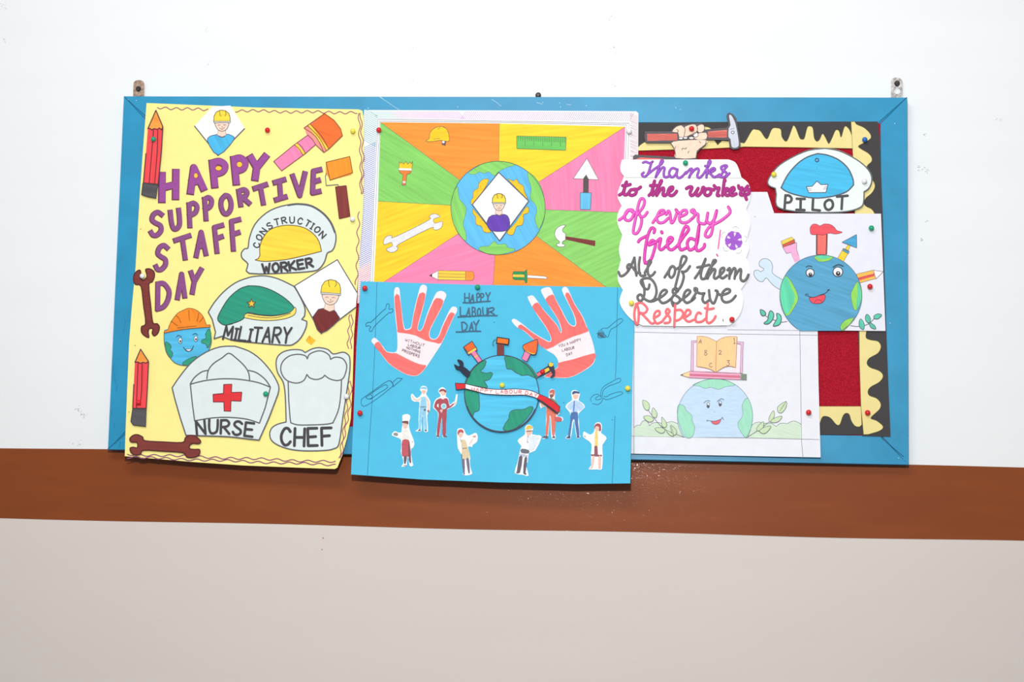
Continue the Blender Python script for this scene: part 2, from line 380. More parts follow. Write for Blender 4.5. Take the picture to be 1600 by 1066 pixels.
fs = [(k * 12 + t, k * 12 + (t + 1) % 12, k * 12 + 12 + (t + 1) % 12, k * 12 + 12 + t) for k in range(2) for t in range(12)] + [tuple(24 + t for t in range(12))]
link('nail', mesh('nail', vs, fs, [mat((82, 74, 70), 'metal')]), board)

# ------------------------------------------------------------------ scalloped paper borders
BL = (70, 68, 69); SC = (238, 222, 152)
def strip(name, label, loc, d, black, yellow, pen=None):
    r = thing(name, label, 'paper border', at(loc[0], loc[1], d / 1000), 'scalloped paper borders on the felt')
    sh = Sheet(r, lambda x, y: d)
    a = sh.part('black_backing', r, 'black paper strip'); a.paper(black, BL); a.done()
    a = sh.part('scalloped_edging', r, 'pale yellow paper cut into scallops'); a.paper(yellow, SC)
    a.line(yellow, .6, (120, 118, 60), closed=True) if pen else None
    a.done(); return sh
tf(1160, 110, 4.636)
yt = s('0,525 20,520 70,435 100,430 130,440 165,490 185,490 215,425 250,418 278,430 285,480 310,513 330,500 360,420 372,400 390,425 415,490 435,500 450,490 470,415 490,405 510,420 520,490 540,515 560,500 580,460 600,485 620,525 630,528 650,490 675,435 700,440 715,485 735,420 750,405 775,430 792,470', 4)
yb = q('800,566 400,558 0,553')
tf(960, 160, 5.921)
yt0 = q('150,420 220,412 248,388 275,370 420,377 530,375 700,300 835,225') + s('835,225 880,235 905,270 925,350', 3) + q('955,395 995,355 1060,360 1165,372')
yb0 = q('1200,412 800,432 500,438 220,447 150,450')
tf()
strip('scalloped_paper_border', 'black strip with pale yellow scallops along the top of the felt', (1180, 240), 22.8, q('990,192 1180,190 1335,190 1335,231 1180,229 990,236'), yt0[:-1] + yt + yb + yb0, 1)
tf(1160, 110, 4.636)
ry = s('815,372 828,392 880,415 922,455 930,490 890,520 840,548 860,570 910,600 935,630 935,660 905,690 890,740 930,780 955,815 958,850 935,890 895,925 880,960 895,985 940,1010 960,1060 930,1130 890,1200', 4)
tf(1230, 500, 4.441)
ry += s('570,-250 640,-180 640,-130 580,-80 550,-20 560,40 548,85 548,125 580,140 630,150 650,185 630,230 570,265 553,300 575,330 640,355 665,390 640,430 580,465 560,495 570,525 620,545 648,580 640,620 580,680 620,700 665,740 640,770 560,795', 4) + q('530,795 512,600 502,300 500,85')
tf(1160, 110, 4.636); ry += q('800,610 787,372')
tf()
strip('scalloped_paper_border', 'black strip with pale yellow scallops down the right side of the felt', (1365, 683), 23.6, q('1331,190 1371.5,190 1374.5,216 1379,330 1385,520 1388,600 1391.5,682.5 1347,681.5 1336,400'), ry, 1)
tf(1230, 500, 4.441)
by = q('-200,600 560,600') + s('560,690 520,725 500,741 470,735 445,700 430,655 405,648 385,670 365,725 340,725 300,680 260,668 240,680 225,720 200,745 150,690 100,670 60,740 0,740 -60,670 -200,740', 4)
bb = q('-200,600 560,600 540,790 520,796 220,797 -200,800')
tf()
strip('scalloped_paper_border', 'black strip with pale yellow scallops along the bottom of the felt', (1290, 678), 22.5, bb, by, 1)
p = at(1374, 210, .0232)
# ------------------------------------------------------------------ yellow poster
def dyel(x, y):
    b = max(0, (y - 560) / 175); r = max(0, (x - 490) / 75); l = max(0, (235 - x) / 40)
    return 24.5 + 13 * b * b + 7 * r * r * (0.4 + .8 * max(0, (y - 170) / 560)) + 1.5 * math.sin(y / 90) * .4 + 2 * l * b
tf()
yel = thing('poster', 'pale yellow poster reading HAPPY SUPPORTIVE STAFF DAY with paper hats and tools', 'poster', at(360, 725, .026))
Y = Sheet(yel, dyel, True)
YP = (250, 238, 150)
a = Y.part('paper_sheet', yel, 'pale yellow paper with wavy pen lines along its edges')
edgeY = q('229,161 290,163.5 400,168 476,169.6 560,171 566,173 568,182 568.5,215 568,302 567,330 563.7,374 560,421 558.5,446 556,485 553,525 551,599 548,655 542,685 535,711 527,731 523,733 480,731.5 380,727.5 300,722 230,716 195,713 196,677.6 199,600 201.7,535 206,480 211.8,418 218,310 223,240')
a.paper(edgeY, YP, thick=.3)
WV = (158, 96, 116)
a.line(wave('246,168 325,172', 1.8, 17), 1.6, WV); a.line(wave('368,173 470,175 558,176', 1.8, 17, 1), 1.6, WV)
for o in (0, 3.2): a.line(wave('%f,177 %f,240 %f,303' % (561 + o, 563.5 + o, 563 + o), 1.6, 26, o * .2), 1.5, WV)
a.line(wave('561.5,331 559,390 556,445', 2, 26), 1.5, WV)
for o in (0, 4): a.line(wave('%f,492 %f,545' % (547 + o, 543.5 + o), 1.5, 20, o * .3), 1.4, WV)
for o in (0, 3.5): a.line(wave('%f,596 %f,640 %f,662 %f,716' % (546 + o, 542 + o, 538 + o, 530 + o), 1.6, 24, o * .4), 1.4, WV)
for o in (0, 4.6): a.line(wave('199,%f 270,%f 390,%f 524,%f' % (710 + o, 712.5 + o, 717 + o, 722 + o), 1.6, 24, o * .3), 1.6, (146, 84, 122))
for t in ('220,358', '211,540', '201.5,644'): a.dot(q(t)[0], .7, DK)
sheet = a.done()
# title lettering
def big(t, w, u, items):
    tf(*t)
    for ch, bx in items: letter(a, ch, bx, w, PURPLE, MAROON, w + u)
F4 = (380, 520, 4.4417); A5 = (160, 110, 5); B5 = (320, 110, 5); C4 = (160, 310, 4.4417)
a = Y.part('lettering', yel, 'purple hand-drawn capitals reading HAPPY')
PURPLE = (158, 80, 156)
big(A5, 9.6, 2.6, (('H', '470,815 577,792 468,1010'), ('A', '668,772 766,745 692,945'), ('P', '862,718 955,705 880,895'), ('P', '1030,690 1112,680 1048,872'), ('Y', '1163,680 1276,672 1140,842')))
for ctr, r in (('730,822', (3.2, 4)), ('908,765', (5, 3.6)), ('1071,735', (4.4, 4.4))):
    tf(*A5); cx, cy = q(ctr)[0]; tf(); a.fill(circ(cx, cy, *r, n=12), (250, 206, 70)); a.line(circ(cx, cy, *r, n=12), .7, (180, 70, 70), closed=True)
a.done()
a = Y.part('lettering', yel, 'purple hand-drawn capitals reading SUPPORTIVE')
PURPLE = (142, 82, 138)
big(C4, 6.4, 2.2, (('S', '342,105 418,88 340,262'), ('U', '474,92 532,78 486,216'), ('P', '604,40 658,26 610,190'), ('P', '712,2 758,-14 722,142'), ('O', '822,-18 892,-28 830,110')))
big(B5, 6.6, 2.2, (('R', '268,940 332,925 284,1050'), ('T', '392,920 482,890 415,1050'), ('I', '545,875 628,850 555,1010'), ('V', '690,822 785,802 697,985'), ('E', '852,785 908,772 845,955')))
a.done()
a = Y.part('lettering', yel, 'purple hand-drawn capitals reading STAFF')
big(C4, 6.4, 2.2, (('S', '385,335 458,318 372,500'), ('T', '508,290 606,258 528,430'), ('A', '655,240 722,226 654,398'), ('F', '780,200 834,185 798,368'), ('F', '898,158 952,145 912,352')))
a.done()
a = Y.part('lettering', yel, 'purple hand-drawn capitals reading DAY')
big(C4, 6.4, 2.2, (('D', '388,592 470,572 386,766'), ('A', '528,530 578,518 524,690'), ('Y', '618,512 688,492 592,662')))
a.done(); tf()

def pencil(sh, parent, t, tip, base, body, wood, eraser, stripes, cut=True, ol=INK, label=None):
    tf(*t); a = sh.part('pencil', parent, label, 2.6)
    a.paper(q(tip) + q(body), ol) if cut else None
    a.fill(q(tip) + q(base), ORANGE if wood is None else wood, 'marker'); a.fill(q(body), RED, 'marker', 90); a.fill(q(eraser), (86, 84, 88), 'marker', 10)
    for x in stripes: a.line(q(x), 1.4, (96, 40, 50))
    a.line(q(tip), 1.7, (90, 62, 62)); a.line(q(base), 1.2, (110, 52, 50)); a.line(q(body), 1.7, (96, 52, 60)); a.line(q(eraser), 1.2, (70, 68, 72), closed=True)
    tf(); return a.done()
pencil(Y, yel, A5, '355,455 418,312 472,440', '472,440 462,465 445,450 428,462 405,455 385,465 368,452 355,455', '355,455 368,452 385,465 405,455 428,462 445,450 462,465 472,440 460,640 435,890 320,880 340,650', None, '316,880 432,895 418,998 360,988 305,970', ('400,458 392,560 365,884', '432,462 428,640 408,890'), label='upper red paper pencil with a dark eraser')
E4 = (160, 520, 4.4417)
pencil(Y, yel, E4, '226,205 265,115 320,200', '320,200 300,212 285,205 262,212 245,203 226,205', '226,205 245,203 262,212 285,205 300,212 320,200 312,380 304,525 210,525 218,360', None, '210,527 304,530 300,650 215,640 197,615', ('248,208 240,400 236,520', '276,208 272,400 262,505'), label='lower red paper pencil with a dark eraser')
def wrench(sh, parent, t, pts, c, lc, w=1.8, label=None, cut=True, name='wrench', kind='marker', lift=0.0):
    tf(*t); a = sh.part(name, parent, label, lift); p = cr(q(pts), True, 3)
    if cut: a.paper(p, c, kind)
    else: a.fill(p, c, kind)
    a.line(p, w, lc, closed=True); tf(); return a.done()
wrench(Y, yel, C4, '262,500 266,520 258,545 280,568 305,552 308,530 300,494 330,490 358,510 360,545 345,580 322,600 335,740 350,862 380,870 396,895 385,935 360,955 345,935 350,905 325,905 318,930 322,965 295,955 272,930 272,890 300,868 285,740 268,610 230,598 216,565 222,525 245,502', BROWN, (88, 40, 42), label='upright brown paper spanner at the left edge')
wrench(Y, yel, E4, '190,735 215,712 245,708 280,725 295,750 420,758 555,762 575,730 610,712 650,722 682,752 668,770 625,768 604,785 608,806 640,810 675,812 670,848 630,866 585,862 558,832 420,822 285,815 265,842 230,848 200,832 192,802 215,795 240,800 245,778 238,760 200,758', BROWN, (88, 40, 42), label='brown paper spanner lying along the bottom edge', lift=2.2)
tf(*B5); a = Y.part('paint_brush', yel, 'pink handled paint brush with orange bristles, cut from paper')
a.paper(q('538,712 600,785 865,580 930,640 1075,500 1060,455 935,337 775,445 800,510'), PINK)
a.fill(q('538,712 600,785 785,650 865,580 805,505 700,580'), PINK, 'marker', 60); a.fill(q('775,450 800,430 965,625 930,642 865,580 805,505'), (248, 150, 140), 'marker', 40)
a.fill(q('825,425 935,337 1010,390 1060,455 1075,510 965,612'), (240, 112, 50), 'marker', 20); a.fill(q('700,582 722,568 785,650 768,664'), YEL); a.fill(q('802,432 825,420 968,615 950,628'), YEL)
for t in ('538,712 600,785 785,650 865,580 930,642 968,615', '538,712 700,580 805,505', '805,505 840,540 865,580'): a.line(s(t, 3) if t[:3] == '805' else q(t), 1.1, (120, 70, 80))
for t in ('700,582 735,612 768,664', '722,568 760,600 785,650', '775,450 870,520 930,642', '802,432 890,520 950,628', '825,422 910,510 968,615'): a.line(s(t, 3), 1.1, (126, 84, 50))
a.line(q('775,450 935,337 1010,390 1060,455 1075,510 968,615'), 1.2, (140, 70, 50)); a.done()
a = Y.part('paint_roller', yel, 'paint roller with an orange sleeve and brown handle, cut from paper')
a.paper(q('945,718 1130,672 1152,790 1145,815 980,858 945,800'), ORANGE); a.fill(q('948,718 1132,673 1154,800 978,858'), (250, 150, 44), 'marker', 80); a.line(q('948,718 1132,673 1154,800 978,858'), 1.3, (140, 84, 48), closed=True)
a.line(q('950,802 942,830 948,900 1040,892 1046,908'), 1.3, (110, 110, 116))
tf(); a.fill(q('524,292 541,290 547,338 530,342'), (134, 58, 54), 'marker', 85); a.line(q('524,292 541,290 547,338 530,342'), 1, (100, 46, 46), closed=True); a.done()

def portrait(sh, parent, t, o, k, shirt, diamond, edges, shirtpts, lbl, rot=0, lift=0.0):
    tf(*t); a = sh.part('worker_portrait', parent, lbl, lift)
    a.paper(q(diamond), (243, 247, 249))
    for e in edges: a.line(q(e), 1.6, (98, 96, 100))
    a.fill(s(shirtpts, 3), shirt, 'marker', 60); a.line(s(shirtpts, 3), 1, (84, 80, 110), closed=True)
    c_, s_ = math.cos(math.radians(rot)), math.sin(math.radians(rot))
    def h(tx, sm=False):
        p = []
        for ab in tx.split():
            x, y = map(float, ab.split(',')); x *= k; y *= k
            p.append((TX[0] + (o[0] + x * c_ - y * s_) / TX[2], TX[1] + (o[1] + x * s_ + y * c_) / TX[2]))
        return cr(p, True, 3) if sm else p
    a.fo(h('-30,66 -38,105 0,120 32,106 26,66'), SKIN, .6, (150, 110, 100))
    a.fo(h('-50,8 46,8 47,38 30,64 2,76 -26,68 -46,44', True), SKIN, .9, (110, 96, 96))
    a.fill(h('-66,2 -62,-45 -45,-75 -10,-90 25,-85 52,-65 62,-35 63,0'), (247, 214, 66), 'marker'); a.line(h('-66,2 -62,-45 -45,-75 -10,-90 25,-85 52,-65 62,-35 63,0'), 1.1, (104, 92, 60), closed=True)
    a.line(h('-22,-88 -14,-45 -6,-42'), .9, (110, 90, 50)); a.line(h('26,-84 32,-60 22,-42'), .9, (110, 90, 50))
    a.fo(h('-68,-3 66,-3 64,10 20,8 -20,8 -60,12'), (205, 205, 204), .7, (110, 108, 108))
    for e in ('-34,30 -24,25 -12,29', '8,29 20,24 32,28', '-20,50 0,60 20,46', '-2,36 4,44 -2,46'): a.line(h(e), .6, (126, 90, 84))
    tf(); return a.done()
portrait(Y, yel, A5, (935, 400), 1, (76, 182, 230), '720,435 860,283 1000,275 1110,450 903,665', ('720,435 903,665 1110,455',), '895,500 920,520 950,520 968,500 1000,505 1028,540 905,662 820,552 845,512', 'diamond paper portrait of a worker in a blue shirt')
D4 = (360, 300, 4.4417)
portrait(Y, yel, D4, (697, 704), 1.06, (118, 44, 44), '445,652 742,470 880,700 870,800 630,982', ('445,652 742,470 880,700', '445,652 630,982 870,800'), '610,815 660,808 690,832 720,822 745,855 750,890 628,980 570,870', 'diamond paper portrait of a worker in a dark red shirt', 4, 1.8)
# paper hats
tf(*D4); a = Y.part('construction_worker_hat', yel, 'white cut-out with a yellow hard hat reading CONSTRUCTION WORKER')
P = cr(q('130,565 122,500 82,460 76,425 98,395 122,388 132,320 170,225 250,145 350,100 470,83 560,95 640,145 700,215 732,300 725,370 705,408 672,425 655,480 620,530 570,550 400,562'), True, 3)
a.paper(P, WCUT); a.line(P, 2.0, GREY, closed=True); a.line(s('400,92 470,84 560,97 640,146 695,210 725,280'), 3.2, (96, 98, 104)); hat = a.done()
a = Y.part('hard_hat_drawing', hat, 'yellow hard hat'); P = q('172,472 195,462') + s('205,440 205,375 232,310 275,262 350,236 430,232 510,248 575,290 615,345 632,412', 3) + s('632,412 500,445 380,470 240,482 172,472', 3)
a.fill(P, (250, 214, 68), 'marker', 10); a.line(P, 1.4, (120, 96, 50), closed=True); a.done()
a = Y.part('lettering', hat, 'dark capitals'); tf(); word(a, 'CONSTRUCTION', [(D4[0] + x / D4[2], D4[1] + y / D4[2]) for x, y in ((196, 400), (212, 335), (255, 272), (315, 232), (385, 216), (455, 215), (525, 236), (585, 272), (642, 330))], 9.5, 2.0, INK, .62); a.done(); a = Y.part('lettering', hat, 'dark capitals')
tf(*D4); word(a, 'WORKER', '215,562 400,548 582,516', 13.5, 3.7, INK, .72); a.done()
a = Y.part('military_beret', yel, 'white cut-out with a green beret reading MILITARY', .4)
tf(); D = lambda t: (tf(*D4), q(t), tf())[1]; Cq = lambda t: (tf(*C4), q(t), tf())[1]
P = cr(D('-95,710') + Cq('775,975 785,930 760,840 735,792 770,735 830,655 920,585 1000,552') + D('170,588 250,585 330,605 420,645 450,665') + D('500,760 520,815 515,862 495,885 530,898 525,940 490,1010 440,1055 380,1064 150,1045 20,1030'), True, 3)
P = Cq('775,975 785,930 762,840 735,790') + cr(Cq('735,790 775,725 840,650 920,588 1000,555') + D('170,586 250,584 330,603 420,645 450,668 500,760 518,815 514,862'), False, 3) + D('495,885 530,898') + cr(D('530,898 525,940 490,1010 440,1055 380,1064 150,1045 20,1030 -60,1002'), False, 3)
a.paper(P, WCUT); a.line(P, 2.0, GREY, closed=True); hat = a.done()
a = Y.part('beret_drawing', hat, 'green beret with a yellow band and star')
P = cr(Cq('800,830 830,765 880,690 950,630 1010,608') + D('130,652 200,655 280,680 360,725 420,775 446,815 420,835 360,850 290,858 200,852 120,838 90,880 40,905 -10,918') + Cq('905,870 850,880 815,862'), True, 3)
a.fill(P, (42, 152, 124), 'marker', 20); a.line(P, 1.5, (60, 84, 74), closed=True)
P = D('100,850') + cr(D('120,842 200,856 290,862 370,850 420,832 448,800 455,825 440,855 380,880 280,893 180,888 95,872'), False, 3); a.fill(P, (246, 224, 110)); a.line(P, 1, INK, closed=True); a.line(cr(D('120,856 220,872 320,872 420,842'), False, 3), .9, INK)
tf(); cx, cy = D('146,775')[0]
a.fo([(cx + (7.2 if k % 2 == 0 else 3.2) * math.sin(k * math.pi / 5), cy - (7.6 if k % 2 == 0 else 3.2) * math.cos(k * math.pi / 5)) for k in range(10)], (248, 198, 60), 1.2, (90, 78, 60)); a.done()
a = Y.part('lettering', hat, 'dark capitals'); tf(); word(a, 'MiLiTARY', q('346,529.5 400,534 454,536'), 20, 3.4, INK, .74, 24, .12); a.done()
a = Y.part('nurse_cap', yel, 'white cut-out with a nurse cap and red cross reading NURSE', 1.6)
tf(*E4); n1 = q('580,712 540,590 500,450 484,382') ; n2 = s('484,382 540,300 620,205 720,135 820,98 920,94', 3)
tf(*F4); n3 = s('-57,94 40,128 120,185 190,265 235,340 248,385 240,430', 3) + q('175,600 110,745') + s('110,745 40,738 -100,722 -260,716 -398,712', 3)
P = n1 + n2 + n3; a.paper(P, WCUT); a.line(P, 2.0, GREY, closed=True); hat = a.done()
a = Y.part('nurse_cap_drawing', hat); tf(*E4)
for t in ('610,358 700,335 800,322 880,320 960,325 1075,345 1165,378', '725,320 735,262 770,215 830,175 878,143 930,178 985,230 1015,280 1022,335', '610,355 640,310 690,272 730,262', '1015,262 1070,278 1130,325 1166,378', '640,612 760,592 880,588 1000,600 1090,628'): a.line(s(t, 4), 1.9, (96, 96, 102))
a.line(q('610,358 625,500 640,612'), 1.9, GREY); a.line(q('1166,378 1130,520 1090,628'), 1.9, GREY); a.done()
a = Y.part('red_cross', hat, 'red cross'); P = q('842,360 898,358 895,415 967,413 962,475 892,472 890,545 845,543 843,480 770,480 768,428 840,422'); a.fill(P, (228, 52, 60), 'marker'); a.line(P, 1.4, (130, 50, 56), closed=True); a.done()
a = Y.part('lettering', hat, 'dark capitals'); word(a, 'NURSE', '645,708 760,698 880,702 1055,724', 21, 3.9, INK, .72); a.done()
tf(*F4); a = Y.part('chef_hat', yel, 'white cut-out with a chef hat reading CHEF')
P = cr(q('430,138 400,120 340,118 280,132 240,165 228,215 240,280 278,345 292,440 298,620'), False, 3) + cr(q('298,620 240,635 200,660 184,700 195,745 240,780 320,808 420,820 560,818 630,805 665,770 690,600 720,400 740,260 740,180 725,150 690,135 625,148 590,118 530,104 480,112 430,138'), False, 3)
a.paper(P, WCUT); a.line(P, 2.0, GREY, closed=True); hat = a.done()
a = Y.part('chef_hat_drawing', hat)
for t in ('445,182 430,160 380,150 320,162 275,200 260,250 275,300 310,335 370,350 420,332 442,290', '445,182 460,150 510,128 555,130 595,155 606,185', '606,185 640,170 690,180 718,225 710,280 690,320 650,332 600,320 565,295', '442,290 465,315 510,325 550,312 565,295'): a.line(s(t, 4), 1.9, GREY)
a.line(q('312,340 316,470 325,590 330,625'), 1.9, GREY); a.line(s('330,625 380,640 480,640 580,635 625,625', 3), 1.9, GREY); a.line(s('682,330 678,420 665,520 640,590 620,628', 3), 1.9, GREY); a.done()
a = Y.part('lettering', hat, 'dark capitals'); word(a, 'CHEF', '245,780 400,786 628,780', 27, 4.5, INK, .70); a.done()
# smiling globe
tf(*C4); a = Y.part('globe_face', yel, 'small smiling globe wearing an orange hard hat, cut from paper', .1)
P = cr(q('428,930 430,1010 452,1080 500,1140 560,1160 620,1155 690,1120 735,1060 756,1000 754,940'), False, 3) + q('748,884 600,878 430,912'); a.paper(P, (84, 188, 230), 'marker')
for t in ('436,1000 460,1005 478,1030 470,1050 488,1075 472,1110 440,1060', '690,985 720,970 715,945 740,905 754,950 750,1005 730,1040 718,1012 690,1005', '555,1150 580,1125 640,1098 662,1110 640,1145 590,1160'): a.fo(cr(q(t), True, 3), (46, 158, 124), .9, (70, 90, 80), 'marker')
a.line(cr(q('428,930 430,1010 452,1080 500,1140 560,1160 620,1155 690,1120 735,1060 756,1000 752,930'), False, 3), 1.1, GREY)
for cx in (540, 648):
    cy = 988 if cx < 600 else 975; a.fo(circ(cx, cy, 12, 20, 14), (240, 244, 248), .8, DK); a.fill(circ(cx + 1, cy + 4, 6, 9, 10), (60, 60, 74))
a.line(s('512,965 528,952 550,962', 3), .9, DK); a.line(s('625,948 645,938 662,950', 3), .9, DK); a.line(s('560,1032 580,1055 600,1062 622,1048 632,1022', 3), 1, DK); a.fo(s('575,1048 600,1062 622,1046', 3), (250, 240, 240), .6, DK)
g = a.done(); a = Y.part('hard_hat', g, 'orange hard hat')
P = q('430,922 455,912') + s('455,912 475,860 520,800 565,775 600,763 650,775 695,815 722,880', 3) + q('748,878 748,894') + s('748,894 660,900 560,910 430,935', 3); a.fill(P, (247, 140, 40), 'marker', 60); a.line(P, 1, (130, 80, 50), closed=True)
for t in ('522,885 500,870 475,850', '545,865 530,830 508,812', '605,850 600,810 600,775', '655,855 665,825 668,795', '672,860 690,840 700,822', '520,900 590,892 655,886'): a.line(q(t), .9, (130, 80, 40))
a.done()
tf(*D4); a = Y.part('paper_gem', yel, 'tiny folded orange paper diamond'); a.paper(q('523,1032 548,995 590,1030 560,1062'), (250, 190, 50)); a.line(q('526,1030 550,1000 552,1025'), .7, (190, 110, 60)); a.done(); tf()
# ------------------------------------------------------------------ colour wheel poster
wh = thing('poster', 'white sheet with a wheel of coloured sectors and tools round a globe', 'poster', at(780, 476, .0245))
Wd = Sheet(wh, lambda x, y: 24.2)
a = Wd.part('paper_sheet', wh, 'white paper with hatched pen border'); a.paper(q('569,172 780,172.6 994,174 997.5,177 997,250 990,480 770,478 558.5,474 563,320'), WHITE, thick=.3)
rnd = random.Random(5)
def mixc(stops, t):
    for (t0, c0), (t1, c1) in zip(stops, stops[1:]):
        if t <= t1: u = (t - t0) / (t1 - t0); return tuple(int(round((c0[k] + (c1[k] - c0[k]) * u) / 12) * 12) for k in range(3))
    return stops[-1][1]
for k in range(134):                                                       # hatching, top and sides
    t = k / 133; x = 572 + 421 * t; c = mixc(((0, (120, 190, 190)), (.09, (120, 190, 190)), (.13, (216, 140, 210)), (.4, (206, 130, 205)), (.6, (196, 120, 200)), (.82, (140, 110, 150)), (1, (176, 140, 170))), t)
    y0 = 172.8 + 2 * t; sl = 12 if t < .36 else -8; y1 = 185.3 + 5.4 * t
    if x - sl > 572 and x + abs(sl) < 996: a.line([(x - sl * .5, y0 + .6), (x + sl * .5, y1 - .8)], .5 if t > .4 else .62, c, dz=.003)
for k in range(93):
    t = k / 92; y = 176 + 292 * t; xl = 569.2 - 10.2 * max(0, (y - 178)) / 295 + .6; xr = 590 - 11.6 * (y - 185) / 255 - .6
    c = mixc(((0, (130, 196, 196)), (.16, (120, 180, 190)), (.2, (126, 136, 216)), (.8, (118, 122, 212)), (.83, (232, 130, 150)), (1, (226, 110, 130))), t)
    sl = 11 if t < .17 else -9
    a.line([(xl, y - sl * .5), (xr, y + sl * .5)], .8, c, dz=.003)
for k in range(38):
    y = 180 + k * 2.1; a.line([(984.5, y - 3 + rnd.uniform(-1, 1)), (996.5, y + 2)], .45, (206, 160, 170), dz=.003)
GR = (128, 128, 140)
for t in ('578,452 584,314 590.8,186 780,189 983,192.5 978,330 974,456', '581,452 587.4,314 593.5,189 780,191 979,195 975,330 971,456'): a.line(q(t), .55, GR)
a.done()
C = (778, 325)
TLc, TM, TRc, RM, BRc, BR2, BM, BL2, BLc, LM = (594.5, 191), (780.3, 193), (977, 198), (972, 332), (970, 461), (968, 461), (769.8, 458), (570, 458), (583, 457), (590.5, 314.5)
LRq, LLq = (946.6, 448.6), (602.8, 438.8)
def ext(p, y): k = (y - C[1]) / (p[1] - C[1]); return (C[0] + (p[0] - C[0]) * k, y)
lr, ll = ext(LRq, 461), ext(LLq, 457)
for nm, pts, c, ang in (('upper left', [C, TLc, TM], (250, 150, 58), 5), ('upper right', [C, TM, TRc], (252, 214, 52), -8), ('right pink', [C, TRc, RM], (250, 134, 176), 85), ('lower right', [C, RM, BRc, lr], (140, 208, 108), -25), ('bottom', [C, lr, BM], (250, 150, 58), 15), ('bottom left', [C, BM, (583, 457), (583.5, 451.4)], (250, 134, 176), -18), ('left', [C, (583.5, 451.4), LM], (252, 208, 48), -22), ('green left', [C, LM, TLc], (134, 206, 102), 30)):
    a = Wd.part('colour_sector', wh); a.fill(pts, c, 'marker', ang)
    if 'left' in nm or 'right' in nm: a.line([pts[1], C], .6, (110, 112, 100))
    else: a.line([pts[1], C], .6, (110, 112, 100)); a.line([pts[2], C], .6, (110, 112, 100))
    a.done()
J8 = (700, 240, 6.269); tf(*J8)
a = Wd.part('globe_drawing', wh, 'coloured globe with green land and yellow scallops', .3); a.fill(circ(490, 533, 462, 459, 60), (98, 188, 240), 'marker', 60)
def gfo(pts, c, ang=0): a.fill(pts, c, 'marker', ang); a.line(pts, .5, (96, 116, 110), closed=True)
gfo(cr(q('200,190 260,205 310,180 350,195 400,178 430,205 460,215 500,175 580,135 660,112 580,84 490,75 390,85 300,120'), True, 3), GRN, 30)
gfo(cr(q('95,325 110,440 160,500 180,555 160,640 150,700 175,780 175,855 110,800 55,690 28,560 35,450 60,370'), True, 3), GRN, 70)
gfo(cr(q('780,185 790,260 815,340 805,440 855,500 870,560 850,640 870,710 890,740 930,660 952,550 940,420 900,300 840,220'), True, 3), GRN, 75)
gfo(cr(q('300,940 330,910 400,905 450,858 490,890 560,885 590,920 660,940 580,975 490,992 400,985'), True, 3), GRN, 0)
for t in ('400,265 340,255 300,300 295,340 250,370 245,430 225,460 235,500 300,430', '590,255 640,270 670,250 695,290 740,320 745,360 765,410 770,440', '240,540 245,590 270,620 275,690 330,715 350,765 420,765 330,640 260,560', '790,540 785,580 740,600 740,650 725,700 670,715 640,790 600,795 580,765 660,680 760,530'): a.fill(cr(q(t), True, 3), (252, 200, 48)); a.line(cr(q(t), True, 3), .7, (140, 116, 60), closed=True)
a.line(circ(490, 533, 462, 459, 60), .7, (84, 100, 84), closed=True); a.done()
portrait(Wd, wh, J8, (500, 482), 1.02, (104, 66, 176), '497,185 790,465 505,855 238,500', ('497,185 238,500 505,855 790,465 497,185',), '430,605 480,600 505,610 545,595 590,620 605,700 565,757 430,757 380,690 400,625', 'diamond paper portrait of a worker in a purple shirt', 0, 1.3)
G1, G2, G3, G4 = (560, 160, 6.6625), (780, 160, 6.6625), (560, 300, 6.6625), (780, 300, 6.6625); LN = (96, 92, 84)
tf(*G1); a = Wd.part('hard_hat_drawing', wh, None, .3); a.fo(q('870,398 912,400 905,450 870,440'), (110, 90, 96), .6); a.fill(circ(885, 412, 14, 14, 10), (240, 236, 240))
a.fo(cr(q('700,400 735,380 745,320 790,270 850,252 900,262 935,310 945,400 900,402 850,395 790,405 740,410'), True, 3), (252, 204, 40), .7, LN, 'marker'); a.line(q('780,383 850,375'), .7, LN); a.line(s('830,285 850,255 870,252 910,270', 3), .6, LN); a.done()
a = Wd.part('paint_brush_drawing', wh, None, .3); a.fo(q('422,690 425,615 440,640 448,618 470,645 492,615 515,645 540,618 550,642 565,612 555,700'), (252, 204, 48), .6, LN); a.fill(q('422,685 555,690 553,712 424,708'), WHITE)
a.fo(q('420,708 553,712 540,738 505,752 490,860 455,862 465,750 435,735'), (240, 130, 60), .6, LN); a.fill(q('462,820 492,822 490,842 460,840'), (240, 225, 220)); a.fill(q('458,842 490,843 488,862 455,860'), (216, 112, 90)); a.done()
tf(*G2); a = Wd.part('ruler_drawing', wh, None, .3); a.fo(q('182,350 698,362 692,500 184,482'), (112, 200, 98), .7, LN, 'marker', 5)
for k in range(22): x = 200 + k * 23; L_ = 95 if k % 4 == 3 else 50; a.line([(780 + x / 6.6625, 160 + (352 + x * .02) / 6.6625), (780 + x / 6.6625, 160 + (352 + L_ + x * .02) / 6.6625)], .5, LN)
a.done()
a = Wd.part('trowel_drawing', wh, None, .3); a.fo(q('913,582 1035,806 770,794'), (238, 238, 242), .7, LN); a.fo(q('905,755 930,800 928,945 875,940 876,795'), (90, 84, 86), .6, LN); a.fo(q('842,940 960,942 950,1118 842,1115'), (104, 192, 232), .8, LN, 'marker', 90); a.done()
tf(*G3); wrench(Wd, wh, G3, '730,295 735,262 760,235 800,228 848,250 842,262 790,280 780,300 795,325 830,318 870,305 878,330 862,372 820,395 780,390 750,375 420,545 415,585 390,615 350,630 310,620 290,595 300,588 350,565 352,545 340,525 300,540 265,548 260,520 275,480 310,455 350,455 378,470', (232, 232, 238), LN, .6, None, False, 'wrench_drawing', 'ink', .3)
